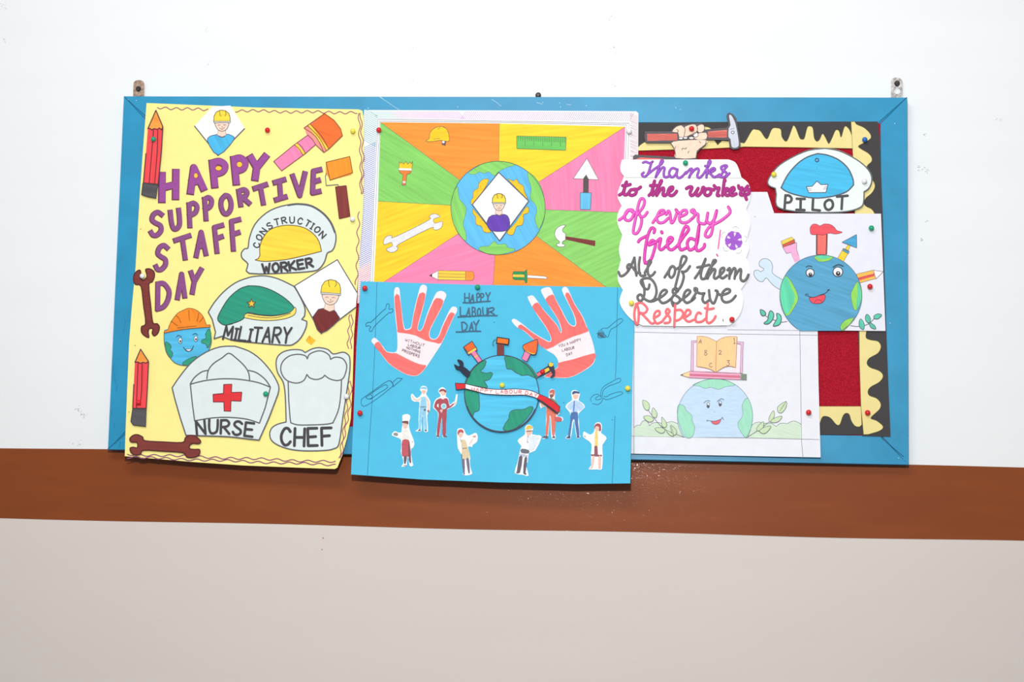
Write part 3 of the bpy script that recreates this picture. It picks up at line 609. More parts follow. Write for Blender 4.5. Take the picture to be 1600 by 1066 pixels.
tf(*G3); a = Wd.part('pencil_drawing', wh, None, .3); a.fill(q('738,870 830,820 830,915'), (246, 240, 236)); a.fill(q('738,870 768,852 768,886'), (70, 50, 60)); a.fill(q('832,818 1115,825 1115,920 828,914'), (250, 206, 72), 'marker'); a.fill(q('1115,825 1185,828 1205,850 1203,900 1185,922 1115,920'), (248, 150, 60), 'marker')
a.line(q('738,870 832,818 1115,825 1185,828 1205,850 1203,900 1185,922 1115,920 828,914'), .6, LN, closed=True)
for t in ('832,818 828,914', '832,850 1115,858', '830,884 1115,892', '1115,825 1115,920'): a.line(q(t), .55, LN)
a.done()
tf(*G4); a = Wd.part('hammer_drawing', wh, None, .3); a.fill(q('692,462 1002,508 998,565 690,495'), (126, 58, 56), 'marker', 10)
a.fo(cr(q('695,348 650,348 600,380 578,430 590,480 628,515'), False, 3) + q('628,535 600,540 598,560 620,572 665,572 688,558 682,548 655,540 660,515 690,500 692,435') + cr(q('692,435 660,410 665,380 695,348'), False, 3), (246, 246, 250), .7, LN); a.done()
a = Wd.part('screwdriver_drawing', wh, None, .3); a.fo(q('138,855 150,828 262,830 264,918 160,915 140,900'), (50, 150, 90), .6, LN); a.fill(q('142,860 262,862 262,888 142,885'), (250, 200, 70)); a.fo(q('262,830 288,805 292,940 275,952 264,925'), (50, 150, 90), .6, LN); a.fo(q('292,865 470,878 505,892 490,905 292,895'), (248, 244, 246), .6, LN); a.done(); tf()

# ------------------------------------------------------------------ blue poster
def dblu(x, y):
    b = max(0, (y - 520) / 235); r = max(0, (x - 700) / 290)
    return 27.6 + 19 * b * b + 6 * r * b + .3 * math.sin(x / 60)
bl = thing('poster', 'blue sheet reading HAPPY LABOUR DAY with two red paper hands and a globe', 'poster', at(770, 755, .03))
Bs = Sheet(bl, dblu, True)
a = Bs.part('paper_sheet', bl, 'sky blue paper with ruled pen lines'); a.paper(q('563.7,439.6 740,445 965,449 993,450 991,504 988,600 984.8,755.5 900,756.5 780,754 660,749.5 590,744.5 548.5,741.5 552,660 557,540'), (84, 190, 226), thick=.3)
PN = (40, 92, 124)
for t in ('589,441 586,540 582,620 577,690 574,744', '965,449 963,560 961.5,592', '961,650 959,700 956.5,756'): a.line(q(t), .65, PN)
H5, H6, H7, H8 = (540, 430, 5.921), (760, 430, 5.921), (540, 590, 5.921), (760, 590, 5.921)
tf(*H6)
for t, w_ in (('72,436', .8), ('715,1182', .8), ('1165,1340', .7)): a.dot(q(t)[0], w_, PN)
a.done()
a = Bs.part('wrench_outline', bl, 'pen outline of a spanner')
tf(*H5); a.line(cr(q('372,305 378,272 398,266 405,290 400,315 432,312 436,335 412,352 395,352 270,470 245,515 222,520 222,495 235,478 205,468 190,475 188,450 215,435 238,432 345,330 372,312'), True, 3), .8, PN); a.done()
a = Bs.part('cutter_outline', bl, 'pen outline of a paper cutter'); tf(*H7)
for t in ('145,205 175,180 360,50 410,30 432,50 435,80 400,110 300,190 200,255 160,265 145,240 145,205', '185,185 290,110 360,70 385,75 380,100 300,150 240,195 220,200', '435,45 480,5 525,10 510,25 440,85', '185,185 215,200 250,180 230,158', '410,30 440,60 435,85'): a.line(s(t, 3) if t[:3] != '435' else q(t), .8, PN)
a.done(); a = Bs.part('paint_brush_outline', bl, 'pen outline of a paint brush'); tf(*H6)
for t in ('1055,505 1085,490 1120,490 1180,440 1230,405 1258,410 1255,430 1200,475 1150,505 1130,560 1115,572 1060,500',): a.line(s(t, 3), .7, PN)
a.line(q('1050,510 1105,570'), .6, PN); a.line(s('1095,575 1070,580 1040,580 1030,545 1045,510', 3), .6, PN)
for k in range(7): a.line(q('%d,%d %d,%d' % (1020 + 6 * k, 540 + 5 * k, 1058 + 8 * k, 530 + 8 * k)), .6, (80, 82, 96))
for k in range(4): a.line(q('%d,%d %d,%d' % (1030 + 14 * k, 575, 1045 + 14 * k, 525)), .7, (80, 82, 96))
a.done(); a = Bs.part('pliers_outline', bl, 'pen outline of pliers'); tf(*H8)
for t in ('1060,180 1060,130 1085,85 1150,45 1215,10 1240,12 1240,35 1200,55 1130,80 1085,115 1075,150 1065,190 1040,205 1015,205 1010,190 1040,170', '1060,180 1030,155 990,165 965,195 968,222', '980,240 1030,250 1065,225 1080,190 1110,205 1180,185 1250,155 1258,140 1230,132 1150,155 1110,178 1085,170'): a.line(s(t, 4), .7, PN)
a.done()
tf(710, 450, 13.325); a = Bs.part('lettering', bl, 'grey felt-pen capitals reading HAPPY LABOUR DAY'); GL = (72, 106, 132)
for ch, bx in (('H', '215,110 310,110 215,300'), ('A', '345,130 420,150 330,290'), ('P', '465,120 525,110 470,285'), ('P', '550,120 610,115 550,280'), ('Y', '655,100 745,95 650,280'), ('L', '120,400 235,400 125,580'), ('A', '265,410 340,430 250,580'), ('B', '370,405 445,405 370,590'), ('O', '480,425 545,425 480,580'), ('U', '590,405 680,415 590,570'), ('R', '705,430 830,400 705,580'), ('D', '150,715 260,700 165,890'), ('A', '320,720 400,720 310,890'), ('Y', '400,700 510,670 390,890')): letter(a, ch, bx, 2.1, GL)
for t in ('180,305 330,310 560,285 745,275', '70,605 300,590 560,575 890,575', '35,915 180,912 350,900 545,900'): a.line(q(t), 1.9, GL)
a.done()
# paper hands
PKW = (250, 232, 236)
def hand(lbl, t, outline, reds, tips, words):
    tf(*t); a = Bs.part('paper_hand', bl, lbl); P = cr(q(outline), True, 3); a.paper(P, PKW, thick=.3); h_ = a.done()
    a = Bs.part('coloured_skin', h_, 'salmon red colouring')
    for r, an in zip(reds, (80, 20)): a.fill(cr(q(r), True, 2), SALMON, 'marker', an)
    a.done(); a = Bs.part('lettering', h_, 'small handwritten words')
    for tx, t2, base, hh in words: tf(*t2); word(a, tx, base, hh, .62, (92, 72, 92), .7)
    a.done(); tf()
J6, J7 = (610, 510, 15.23), (850, 510, 15.23)
hand('red paper hand on the left with its thumb pointing left', H5, '238,610 265,580 300,605 345,660 380,705 430,715 470,705 480,640 475,520 460,380 448,200 455,125 480,112 498,130 505,200 525,380 545,490 575,498 605,480 620,400 640,300 665,200 690,110 720,88 752,110 745,170 720,290 690,400 668,490 685,515 715,480 750,370 790,270 830,180 860,150 905,152 932,185 915,230 880,320 820,430 780,520 780,570 800,588 830,590 860,560 890,480 930,390 965,320 990,293 1025,300 1030,335 1000,390 950,500 890,630 820,740 740,860 690,915 640,935 560,920 470,870 390,810 320,720 265,645',
     ('452,200 498,190 522,380 540,498 575,506 608,490 623,400 648,290 682,172 738,174 716,290 684,400 664,490 684,520 718,485 755,375 800,270 838,212 905,236 876,318 815,430 774,520 776,575 800,595 834,594 866,562 895,485 940,390 972,345 1010,360 995,392 945,500 886,628 830,625 740,605 650,560 560,540 484,530 478,500 466,380', '264,650 305,615 342,664 378,710 430,722 470,724 560,770 650,812 720,832 742,832 738,858 688,911 640,931 560,916 470,866 392,808 322,718'), (), (('WITHOUT', J6, '330,345 560,415 810,490', 4.2), ('LABOUR', J6, '410,455 560,500 710,550', 3.6), ('NOTHING', J6, '370,525 540,580 710,640', 3.6), ('PROSPERS', J6, '265,590 480,670 690,745', 4.0)))
hand('red paper hand on the right with its thumb pointing left', H6, '235,425 260,405 330,450 430,530 570,610 595,600 590,560 540,470 470,370 385,220 395,195 430,190 465,230 520,310 600,400 660,470 685,530 690,500 660,410 590,300 510,160 520,125 570,112 600,130 640,220 700,330 760,440 810,470 825,440 800,350 730,210 700,140 715,112 745,115 770,160 820,270 890,380 930,480 970,580 1000,690 1005,780 970,840 860,910 760,950 640,950 530,940 600,890 660,850 665,800 630,740 550,690 450,610 350,520 280,480',
     ('292,488 322,456 430,536 572,618 600,602 594,560 544,468 474,368 424,290 475,252 520,314 596,400 656,470 688,538 696,500 664,410 594,300 546,222 612,178 640,226 696,332 756,444 812,478 832,440 806,350 728,188 764,166 815,270 885,380 926,480 940,522 800,570 680,625 555,688 452,606 352,516', '664,812 800,780 1000,722 1001,780 966,836 858,906 760,946 640,946 540,938 604,892 664,852'), (), (('YOU A HAPPY', J7, '345,505 560,450 895,340', 4.3), ('LABOUR', J7, '430,600 560,570 735,530', 4.0), ('DAY', J7, '535,710 690,660', 4.0)))
# globe with tools and ribbon
J4 = (700, 520, 6.661); tf(*J4); OL = (70, 76, 92)
a = Bs.part('paper_globe', bl, 'paper globe with dark outline, painted shadow on its lower rim, green land and tools round its rim', .7)
a.paper(circ(558, 634, 388, 400, 56), SEA, 'marker', gap=2.2, thick=.5)
for t in ('240,390 310,320 390,290 390,330 370,370 340,402 400,422 440,412 462,425 455,455 425,490 380,505 400,540 404,572 300,556 182,530 200,465', '175,600 240,606 310,622 325,690 325,800 290,822 270,835 250,880 205,800 178,690', '588,250 640,248 700,260 790,305 870,365 930,470 880,460 830,440 770,445 740,430 700,412 660,380 612,372 600,310', '580,1012 578,985 600,940 632,895 645,830 700,802 790,798 850,770 886,782 850,855 780,935 690,1005 630,1022'): a.fill(cr(q(t), True, 3), LAND, 'marker', 70); a.line(cr(q(t), True, 3), 1, (70, 96, 92), closed=True)
a.line(circ(558, 634, 388, 400, 56), 1.3, OL, closed=True); a.line(circ(558, 634, 384, 398, 30, 25, 160), 2.6, OL); g = a.done()  # pen outline, then a thicker dark arc painting the globe's shadow below
def gt(n, lbl=None): return Bs.part(n, g, lbl)
a = gt('paint_brush'); a.paper(q('160,150 250,88 305,180 285,190 355,290 315,315 240,225 212,232'), PINK, thick=.3); a.fo(q('164,150 250,90 300,165 215,218'), (238, 104, 44), 1, OL, 'marker', 60); a.fill(q('205,205 285,155 300,172 215,222'), YEL); a.line(q('205,205 285,155'), .7, OL); a.line(q('160,150 250,88 305,180 285,190 355,290 315,315 240,215 212,232'), 1.1, OL, closed=True); a.line(q('280,255 305,238'), 1.6, YEL); a.done()
a = gt('paint_roller'); a.paper(q('510,45 640,65 628,125 580,125 580,235 512,235 512,120 500,110'), (128, 66, 62), thick=.3); a.fo(q('512,48 636,66 626,124 505,108'), (244, 122, 40), 1.7, (52, 48, 54)); a.line(q('512,120 512,235'), 1, OL); a.line(q('580,125 580,235'), 1, OL); a.line(s('500,72 480,78 466,110 468,128 480,130', 3), .9, OL); a.done()
a = gt('trowel'); a.paper(q('930,70 780,140 800,185 765,270 820,300 860,220 915,215 930,150'), PINK, thick=.3); a.fill(cr(q('930,70 860,95 800,120 778,142 795,180 850,215 900,225 918,200 928,140'), True, 2), (242, 110, 56), 'marker', 40); a.line(s('780,145 795,180 850,212 900,222', 3), 1.5, YEL); a.line(cr(q('930,70 860,95 800,120 778,142 795,180 850,218 900,228 920,205 930,140'), True, 2), 1.2, OL, closed=True); a.line(q('800,190 765,270'), 1, OL); a.line(q('860,222 820,300'), 1, OL); a.done()
a = gt('hammer'); a.paper(q('920,420 1040,345 1040,325 1085,305 1100,345 1115,400 1110,450 1075,472 1062,465 1090,430 1070,395 1050,410 935,465'), (60, 64, 80), thick=.3); a.fill(q('922,428 975,395 985,425 935,458'), (244, 110, 124)); a.fill(q('1000,385 1045,362 1058,390 1010,420'), (240, 206, 72)); a.fill(circ(1072, 332, 24, 22, 12), (240, 206, 72)); a.done()
a = gt('wrench'); a.paper(cr(q('62,325 110,350 120,325 95,290 110,278 150,295 165,330 160,350 235,410 200,465 120,390 85,380'), True, 2), (48, 54, 72), thick=.3); a.done()
a = gt('ribbon', 'white ribbon with red ends reading HAPPY LABOUR DAY'); P = q('75,525 180,530') + s('180,530 300,560 400,580 540,590 700,585 850,600 950,640 1060,690 1165,770', 3) + q('1145,835') + s('1145,835 1050,765 930,685 800,650 650,650 500,645 380,635 300,612 180,582', 3) + q('85,592')
a.paper(P, (250, 244, 244), thick=.3); a.fill(q('75,525 180,532 180,582 85,592'), (222, 44, 54), 'marker'); a.fill(q('950,642') + s('950,642 1060,690 1160,768 1145,832 1050,765 925,682', 3), (222, 44, 54), 'marker'); a.line(P, 1.1, (76, 60, 72), closed=True); a.line(s('925,690 1050,775 1140,845', 3), 1.3, (60, 56, 60)); a.line(q('180,530 180,582'), 1, (90, 60, 70))
word(a, 'HAPPY LABOUR DAY', '235,600 400,622 520,632 700,628 800,640 930,672', 5.2, .8, (226, 90, 96), .66); a.done(); tf()
# printed workers, cut out with a thin white rim
SK = (240, 196, 180)
def fig(lbl, t, outline, fills):
    tf(*t); a = Bs.part('worker_figure', bl, lbl); a.paper(cr(q(outline), True, 2), (244, 248, 250), gap=.4, thick=.25)
    for f_, c in fills: a.fill(cr(q(f_), True, 2), c, dz=.04)
    tf(); a.done()
J1, J2, J3 = (600, 590, 10.66), (600, 640, 9.694), (790, 600, 7.106)
BLU, MAR, DGR = (150, 208, 236), (176, 84, 96), (104, 100, 108)
fig('painter in pale blue dungarees', J1, '615,160 650,140 700,150 722,190 715,240 700,275 740,340 770,400 768,500 760,570 725,610 722,700 735,880 715,910 670,905 660,850 655,700 640,640 630,760 625,890 560,900 520,890 575,850 575,700 585,500 590,410 510,405 460,370 448,300 470,270 500,300 550,345 620,285 625,240 600,210', (('625,215 700,215 695,250 670,280 640,265', SK), ('612,190 620,165 660,155 705,165 712,200 660,190', BLU), ('620,300 590,340 530,365 480,300 460,292 470,340 510,385 590,390', (240, 214, 200)), ('690,300 730,350 755,420 750,540 720,545 718,430', (240, 214, 200)), ('620,330 640,325 690,325 710,480 700,580 720,870 670,870 650,620 610,870 580,860 590,600 600,480', BLU), ('600,485 700,485 700,500 600,498', (120, 140, 160)), ('665,530 690,520 695,555 665,555', DGR), ('720,545 755,545 750,580 725,580', (150, 130, 130)), ('560,885 605,860 608,888', DGR), ('675,890 690,865 715,892', DGR)))
fig('worker in a dark red boiler suit holding a brush', J1, '905,240 920,190 970,160 1020,190 1040,240 1030,290 1030,320 1070,350 1095,455 1150,410 1180,390 1200,290 1220,280 1225,300 1205,440 1150,490 1060,530 1048,560 1045,640 1030,800 1035,965 1062,990 1010,1000 975,990 970,850 965,680 945,800 925,985 870,990 885,830 900,680 895,580 830,520 820,480 840,400 880,350 940,320 935,280', (('930,230 1030,230 1025,280 990,305 950,280', SK), ('915,245 930,205 980,190 1030,210 1038,250 1010,245 990,225 940,235', (150, 84, 90)), ('940,345 1000,350 1050,345 1075,400 1095,475 1150,430 1165,450 1100,505 1050,525 1045,640 1030,800 1030,960 975,960 972,850 965,660 940,800 920,960 880,960 890,800 908,660 905,580 840,505 838,460 870,380', MAR), ('940,325 1000,325 1005,350 985,365 950,350', (240, 236, 236)), ('880,470 905,435 908,500', (240, 240, 244)), ('1150,430 1190,405 1200,430 1175,450', SK), ('930,545 980,530 960,590', SK), ('875,965 918,965 918,988 875,988', DGR), ('985,965 1030,965 1055,990 990,992', DGR)) + tuple((' '.join('%.0f,%.0f' % (995 + r * math.cos(k * .785), 480 + r * math.sin(k * .785)) for k in range(8)), c) for r, c in ((48, (206, 232, 236)), (30, (140, 208, 222)))))
fig('chef in a tall white hat and dark red apron', J2, '278,120 285,85 350,70 390,90 398,130 380,180 378,250 400,340 440,440 460,520 440,580 412,600 415,700 430,800 442,850 390,858 375,760 350,720 345,850 290,868 262,862 295,810 275,710 255,640 262,470 200,425 118,392 140,345 175,330 210,350 262,345 270,280 280,230', (('285,205 360,205 350,270 320,295 290,270', SK), ('278,178 368,175 362,235 350,215 285,205', (130, 84, 84)), ('140,370 160,352 205,358 212,390 190,402 150,390', (150, 150, 152)), ('300,300 350,290 375,380 370,460 285,460 275,380', (236, 234, 228)), ('278,465 375,462 395,560 408,700 340,712 275,705 268,600', (196, 92, 104)), ('370,480 390,560 412,800 385,795 370,700', (120, 90, 100)), ('300,715 345,710 330,815 305,815', (112, 92, 104)), ('285,850 335,838 335,858', (190, 160, 160)), ('425,485 440,485 432,500', DGR)))
fig('waitress in a beige apron holding up a tray', J2, '1108,320 1125,290 1180,285 1215,310 1240,370 1290,395 1380,355 1412,380 1420,440 1400,500 1345,535 1335,570 1275,560 1290,640 1310,740 1300,760 1310,880 1335,965 1320,985 1250,1000 1195,985 1205,900 1185,760 1170,680 1120,590 1110,480 1105,400', (('1120,370 1195,360 1190,400 1160,430 1130,400', SK), ('1112,350 1130,310 1175,300 1205,330 1200,360 1160,345 1130,372 1122,390', (190, 96, 96)), ('1340,410 1375,395 1400,405 1370,425', (220, 150, 140)), ('1285,520 1340,440 1350,460 1300,530', (244, 214, 206)), ('1165,470 1235,465 1262,560 1275,590 1305,735 1185,755 1180,600', (222, 206, 170)), ('1150,430 1160,450 1175,490 1165,485', (120, 110, 110)), ('1190,585 1250,580 1252,592 1190,598', (170, 140, 120)), ('1170,690 1185,685 1190,755 1220,755 1222,970 1200,965', (120, 112, 136)), ('1245,752 1285,752 1300,950 1275,955', (120, 112, 136)), ('1200,975 1222,970 1222,985', DGR)))
fig('man in white with a yellow helmet and dark boots', J3, '215,490 235,458 275,455 305,485 300,530 295,560 350,570 400,590 330,740 260,770 245,870 225,900 255,1020 190,1010 100,990 130,880 165,720 175,690 135,640 150,610 215,560', (('228,520 295,520 280,560 250,580 235,560', SK), ('222,495 245,462 285,465 302,495 230,510', (232, 196, 96)), ('240,585 255,580 250,650 238,655', (190, 160, 170)), ('175,720 258,735 255,772 172,765', (112, 116, 124)), ('160,775 240,790 240,810 165,805', (190, 196, 210)), ('150,810 188,815 160,985 115,985 125,970', (104, 98, 110)), ('210,825 240,825 222,985 240,1002 195,995', (104, 98, 110)), ('240,600 300,575 370,590 320,720 260,730 255,660', (226, 234, 242)), ('232,520 300,516 298,524 234,530', (150, 110, 90))))
fig('bearded worker in orange overalls carrying a red toolbox', J3, '480,90 510,55 545,75 548,130 545,170 580,230 600,330 570,360 630,370 632,415 555,425 550,570 558,605 510,605 500,420 490,380 470,590 400,605 440,570 450,330 445,250 390,270 380,200 450,180 480,150', (('485,85 520,60 545,80 540,130 515,150 490,140', (206, 110, 100)), ('490,105 520,100 525,130 500,140', SK), ('490,125 525,115 520,150 500,155', (130, 90, 90)), ('430,195 500,155 550,180 580,230 545,240 450,245', (130, 146, 116)), ('390,200 440,190 440,240 400,260', SK), ('455,245 540,235 560,330 545,560 515,560 505,400 490,350 470,560 440,560 455,400', (226, 124, 104)), ('545,380 560,365 620,375 622,412 550,418', (206, 100, 108)), ('405,598 440,575 468,580 466,602', DGR), ('515,600 535,575 553,600', DGR)))
fig('policeman in a blue shirt and peaked cap with hands on hips', J3, '728,110 740,75 780,70 822,95 825,120 815,160 815,190 850,210 882,260 810,330 815,420 822,560 830,590 790,605 770,480 760,400 740,500 720,610 660,600 695,565 720,420 715,320 665,260 690,215 735,185 735,150', (('750,120 812,118 800,160 770,172 752,150', SK), ('738,100 760,78 815,88 820,110 780,104 745,118', (72, 92, 130)), ('745,190 800,185 865,240 868,262 815,305 800,260 800,320 725,318 735,275 735,300 685,262 690,235', (186, 212, 240)), ('757,195 768,195 762,300 750,295', (80, 130, 200)), ('725,322 800,318 805,420 820,580 790,580 765,400 740,420 718,580 692,578 718,420', (86, 120, 176)), ('670,600 700,580 718,582 715,605', (72, 84, 116)), ('790,600 800,580 825,592', (72, 84, 116))))
fig('woman in a white coat and brown skirt with one arm out', J3, '985,460 1010,430 1050,430 1070,470 1065,520 1060,545 1095,570 1122,610 1075,680 1078,790 1070,945 1020,950 920,950 950,905 948,780 955,670 900,620 862,590 862,540 880,532 940,565 985,525', (('990,470 1050,470 1045,510 1010,525 990,505', SK), ('985,470 1010,440 1050,445 1060,480 1058,522 1035,520 1040,480 1000,470 990,500', (166, 84, 92)), ('995,530 1022,525 1025,690 990,690', (240, 214, 130)), ('985,695 1020,695 1025,785 1065,785 1060,808 952,800 955,780 985,780', (150, 92, 104)), ('960,810 990,810 965,930 930,942 950,920', SK), ('1030,810 1060,810 1055,935 1030,935', SK), ('870,580 885,575 888,595', (220, 130, 120))))
# ------------------------------------------------------------------ book sheet
tf()
def dbook(x, y): b = max(0, (y - 560) / 155); return 25.3 + 6 * b * b * (.5 + .5 * max(0, (x - 985) / 300))
bk = thing('drawing_sheet', 'white sheet with a pale smiling globe under an open book and pencil', 'drawing', at(1130, 712, .027))
K = Sheet(bk, dbook, True, 30)
PN2 = (110, 106, 122)
a = K.part('paper_sheet', bk, 'white paper with ruled pencil lines'); a.paper(q('972,488 1277,490 1277.6,518 1279,600 1282.2,715 1180,713 1080,711 986,709 980,708.5 976,600'), (234, 236, 243), thick=.3)
for t in ('985,519 1100,521.5 1277.5,524', '991,500 990.5,600 990.5,709', '1249.5,502 1251,600 1252.5,690 1254.5,714', '987,681.5 1060,683 1110,684 1165,684.5 1280,687'): a.line(q(t), .65, PN2)
a.done()
K5 = (980, 590, 5.517); tf(*K5)
a = K.part('hill_drawing', bk); HG = (212, 230, 208)
P = q('58,505 58,435') + s('58,435 80,415 112,412', 3) + s('112,412 130,380 155,370 180,388 192,418', 3) + s('192,418 215,395 260,388 300,395', 3) + s('335,392 385,380 440,400', 3) + q('500,515'); a.fill(P, HG, 'crayon', 20); a.line(P[1:-1], .65, PN2); a.done(); a = K.part('hill_drawing', bk)
P = q('1040,518 1075,415') + s('1075,415 1100,392 1140,385 1180,395', 3) + s('1180,395 1240,395 1285,425', 3) + s('1285,425 1320,395 1380,398', 3) + s('1380,398 1430,375 1480,390 1500,408', 3) + q('1503,530'); a.fill(P, HG, 'crayon', 20); a.line(P[1:-1], .65, PN2); a.done()
a = K.part('globe_drawing', bk, 'pale blue smiling globe with green land', .5)
def dome(n=44): return [(757 + 325 * math.cos(math.radians(t)), 335 + 325 * math.sin(math.radians(t))) for t in [146 + (394 - 146) * k / n for k in range(n + 1)]]
P = [(980 + x / 5.517, 590 + y / 5.517) for x, y in dome()]; a.fill(P, (198, 222, 243), 'crayon', 4)
for t in ('565,65 620,75 670,95 720,85 790,102 850,80 930,65 860,28 760,12 660,25', '440,238 490,245 510,285 555,325 560,370 582,430 560,512 500,512 455,420 432,330', '1032,175 990,240 998,300 985,350 955,390 968,450 1030,520 1070,420 1082,320 1065,230'): P2 = cr(q(t), True, 3); a.fill(P2, (166, 226, 198), 'crayon', 70); a.line(P2, .55, (120, 140, 140), closed=True)
a.line(P, .65, (120, 140, 160))
for cx, cy in ((698, 238), (801, 223)):
    a.line(circ(cx, cy, 13, 25, 14), .6, PN2, closed=True); a.fill(circ(cx, cy + 8, 10, 16, 10), (92, 92, 100)); a.fill(circ(cx + 2, cy - 6, 6, 9, 8), WHITE)
for t in ('660,222 678,204 698,198 716,205', '776,208 795,190 815,183 834,192', '690,370 750,376 800,362 825,345', '815,340 832,365', '690,365 685,378'): a.line(s(t, 3), .75, PN2)
a.fo(s('722,378 770,375 808,362 790,395 760,404 735,395', 3), (238, 110, 124), .6, PN2, 'crayon'); a.dot(q('752,300')[0], .5, PN2); a.done()
LG = (204, 226, 186)
for st, vein, lv in (('180,280 240,360 330,450 495,515', '380,420 400,490', ('135,195 185,220 190,270 165,282 140,250', '225,260 258,310 245,348 215,330 212,295', '140,338 190,330 228,362 200,385 165,372', '300,340 340,395 330,430 300,420 298,380', '238,440 290,432 325,450 310,478 275,475', '375,410 425,455 420,490 395,495 380,460', '335,455 380,475 400,505 365,495')),
                     ('1040,512 1120,460 1220,385', '1368,210 1315,290', ('1370,205 1368,260 1330,305 1300,295 1300,250', '1262,285 1268,335 1235,385 1220,360 1235,320', '1335,332 1310,375 1270,390 1235,380 1270,350', '1175,380 1172,430 1130,462 1115,440 1140,405', '1240,420 1200,475 1165,482 1140,460 1180,430'))):
    a = K.part('sprig_drawing', bk, None, 1.2); a.line(s(st, 3), .7, PN2)
    for t in lv: P = cr(q(t), True, 3); a.fill(P, LG, 'crayon', 50); a.line(P, .7, PN2, closed=True)
    a.line(q(vein), .6, PN2); a.done()
K4 = (1060, 510, 11.84); tf(*K4)
a = K.part('book_drawing', bk, 'open book with letters and numbers on an easel', .9); LI = (226, 190, 216); BO = (150, 110, 140)
a.fill(q('280,300 345,300 345,750 690,850 1060,760 1085,330 1165,350 1140,860 275,830'), (248, 228, 238), 'crayon')
for t in ('240,270 345,265 345,298 280,302 278,830 228,830', '1085,285 1205,290 1195,400 1185,870 1140,865 1160,350 1130,325 1080,322'): a.fo(q(t), LI, .6, BO, 'crayon', 85)
L_ = q('345,185') + s('345,185 450,185 560,210 705,282', 4) + q('690,855') + s('690,855 600,800 480,765 338,745', 4); R_ = q('705,282') + s('705,282 800,220 920,190 1085,190', 4) + q('1060,765') + s('1060,765 960,738 860,750 770,800 690,855', 4)
for P in (L_, R_): a.fill(P, (252, 208, 152), 'crayon', 80); a.line(P, .7, (170, 116, 100), closed=True)
for ch, bx in (('A', '385,245 440,245 372,320'), ('8', '475,440 530,435 480,540'), ('C', '570,680 625,680 575,755'), ('1', '1005,215 1055,215 1010,318'), ('2', '745,445 800,445 748,520'), ('3', '895,635 950,630 885,730')): letter(a, ch, bx, .75, (104, 104, 116))
a.done()
a = K.part('pencil_drawing', bk, 'pink pencil lying under the book', 1.4)
a.fill(q('35,900 210,830 205,945'), (250, 222, 160)); a.fill(q('35,900 85,878 85,918'), (110, 110, 116)); a.fill(q('210,835 1150,875 1145,985 200,950'), (246, 170, 196), 'crayon', 2); a.fill(q('210,880 1150,915 1145,950 205,915'), (238, 120, 150), 'crayon', 2); a.fill(q('1160,878 1265,882 1262,992 1150,985'), (132, 146, 132), 'crayon')
for t in ('35,900 210,832 690,855 1160,878', '200,885 1150,918', '205,912 1150,950', '35,900 200,950 1145,988 1262,992'): a.line(q(t), .6, BO)
a.done()
# ------------------------------------------------------------------ earth sheet
tf(); ea = thing('drawing_sheet', 'white sheet with a dark blue grinning globe carrying tools on its head', 'drawing', at(1280, 516, .0275))
E = Sheet(ea, lambda x, y: 27.2)
a = E.part('paper_sheet', ea, 'white paper'); a.paper(q('1130,300 1198.8,300 1209.6,333.3 1376.5,334 1383.6,517.3 1136,515 1132,490'), (232, 233, 243), thick=.3)
for t in ('1180.5,339', '1158,409', '1179,338.5'): a.dot(q(t)[0], .6, (150, 150, 160))
a.done()
I4 = (1160, 320, 5.075); tf(*I4); OE = (92, 88, 96)
a = E.part('wrench_drawing', ea)
P = cr(q('320,595 240,545 240,490 225,450 190,428 150,435 132,465 140,490 172,510 145,530 120,518 92,530 98,570 130,605 165,608 190,580 240,635 300,675'), False, 3); a.fill(P, (208, 228, 242), 'crayon', 40); a.line(P, .8, (120, 120, 130)); a.done(); a = E.part('paint_brush_drawing', ea)
a.fo(q('350,388 385,378 415,455 455,435 430,352 430,300 320,338'), (246, 176, 216), .6, OE); a.fill(q('385,378 425,362 460,435 415,458'), (246, 176, 216)); a.fo(q('320,338 315,315 412,272 418,300'), (216, 96, 70), .5, OE); a.fo(q('315,318 305,290 390,255 410,275'), (246, 214, 92), .5, OE); a.done(); a = E.part('hammer_drawing', ea)
a.fo(q('585,232 675,235 670,395 585,395'), (240, 116, 106), .8, OE, 'marker', 85); a.line(q('592,240 590,395'), 1.3, (80, 66, 72)); a.line(q('668,240 664,392'), 1.3, (80, 66, 72))
a.fo(cr(q('540,225 538,180 560,155 590,155 615,168 650,152 700,158 730,180 750,205 792,218 740,232 690,225 640,240 600,235 560,238'), True, 3), (240, 88, 100), .8, (150, 70, 80), 'marker'); a.done(); a = E.part('trowel_drawing', ea)
a.fo(q('752,432 800,345 848,370 800,452'), (248, 212, 64), .6, OE); a.fo(q('795,365 802,350 848,372 840,390'), (90, 160, 200), .5, OE); a.fo(q('815,350 838,318 855,325 840,365'), (248, 212, 64), .5, OE); a.fo(q('790,298 905,236 906,342'), (74, 168, 212), .9, OE, 'marker'); a.done(); a = E.part('pencil_drawing', ea)
a.fo(q('905,550 1040,518 1060,585 925,622'), (250, 194, 92), .6, OE); a.fill(q('910,580 1045,545 1048,565 918,602'), (226, 92, 92)); a.fo(q('1040,520 1118,530 1060,588 1050,562'), (246, 244, 246), .7, OE); a.done()
a = E.part('globe_drawing', ea, 'dark blue globe with a grinning face', .9); SB = (90, 164, 202)
P = [(1160 + x / 5.075, 320 + y / 5.075) for x, y in [(622 + 326 * math.cos(math.radians(t)), 720 + 322 * math.sin(math.radians(t))) for t in [118 + (420 - 118) * k / 50 for k in range(51)]]]
P = [p for p in P if p[1] < 517]; P = P + q('785,1000 462,1000'); a.fill(P, SB, 'marker', 20)
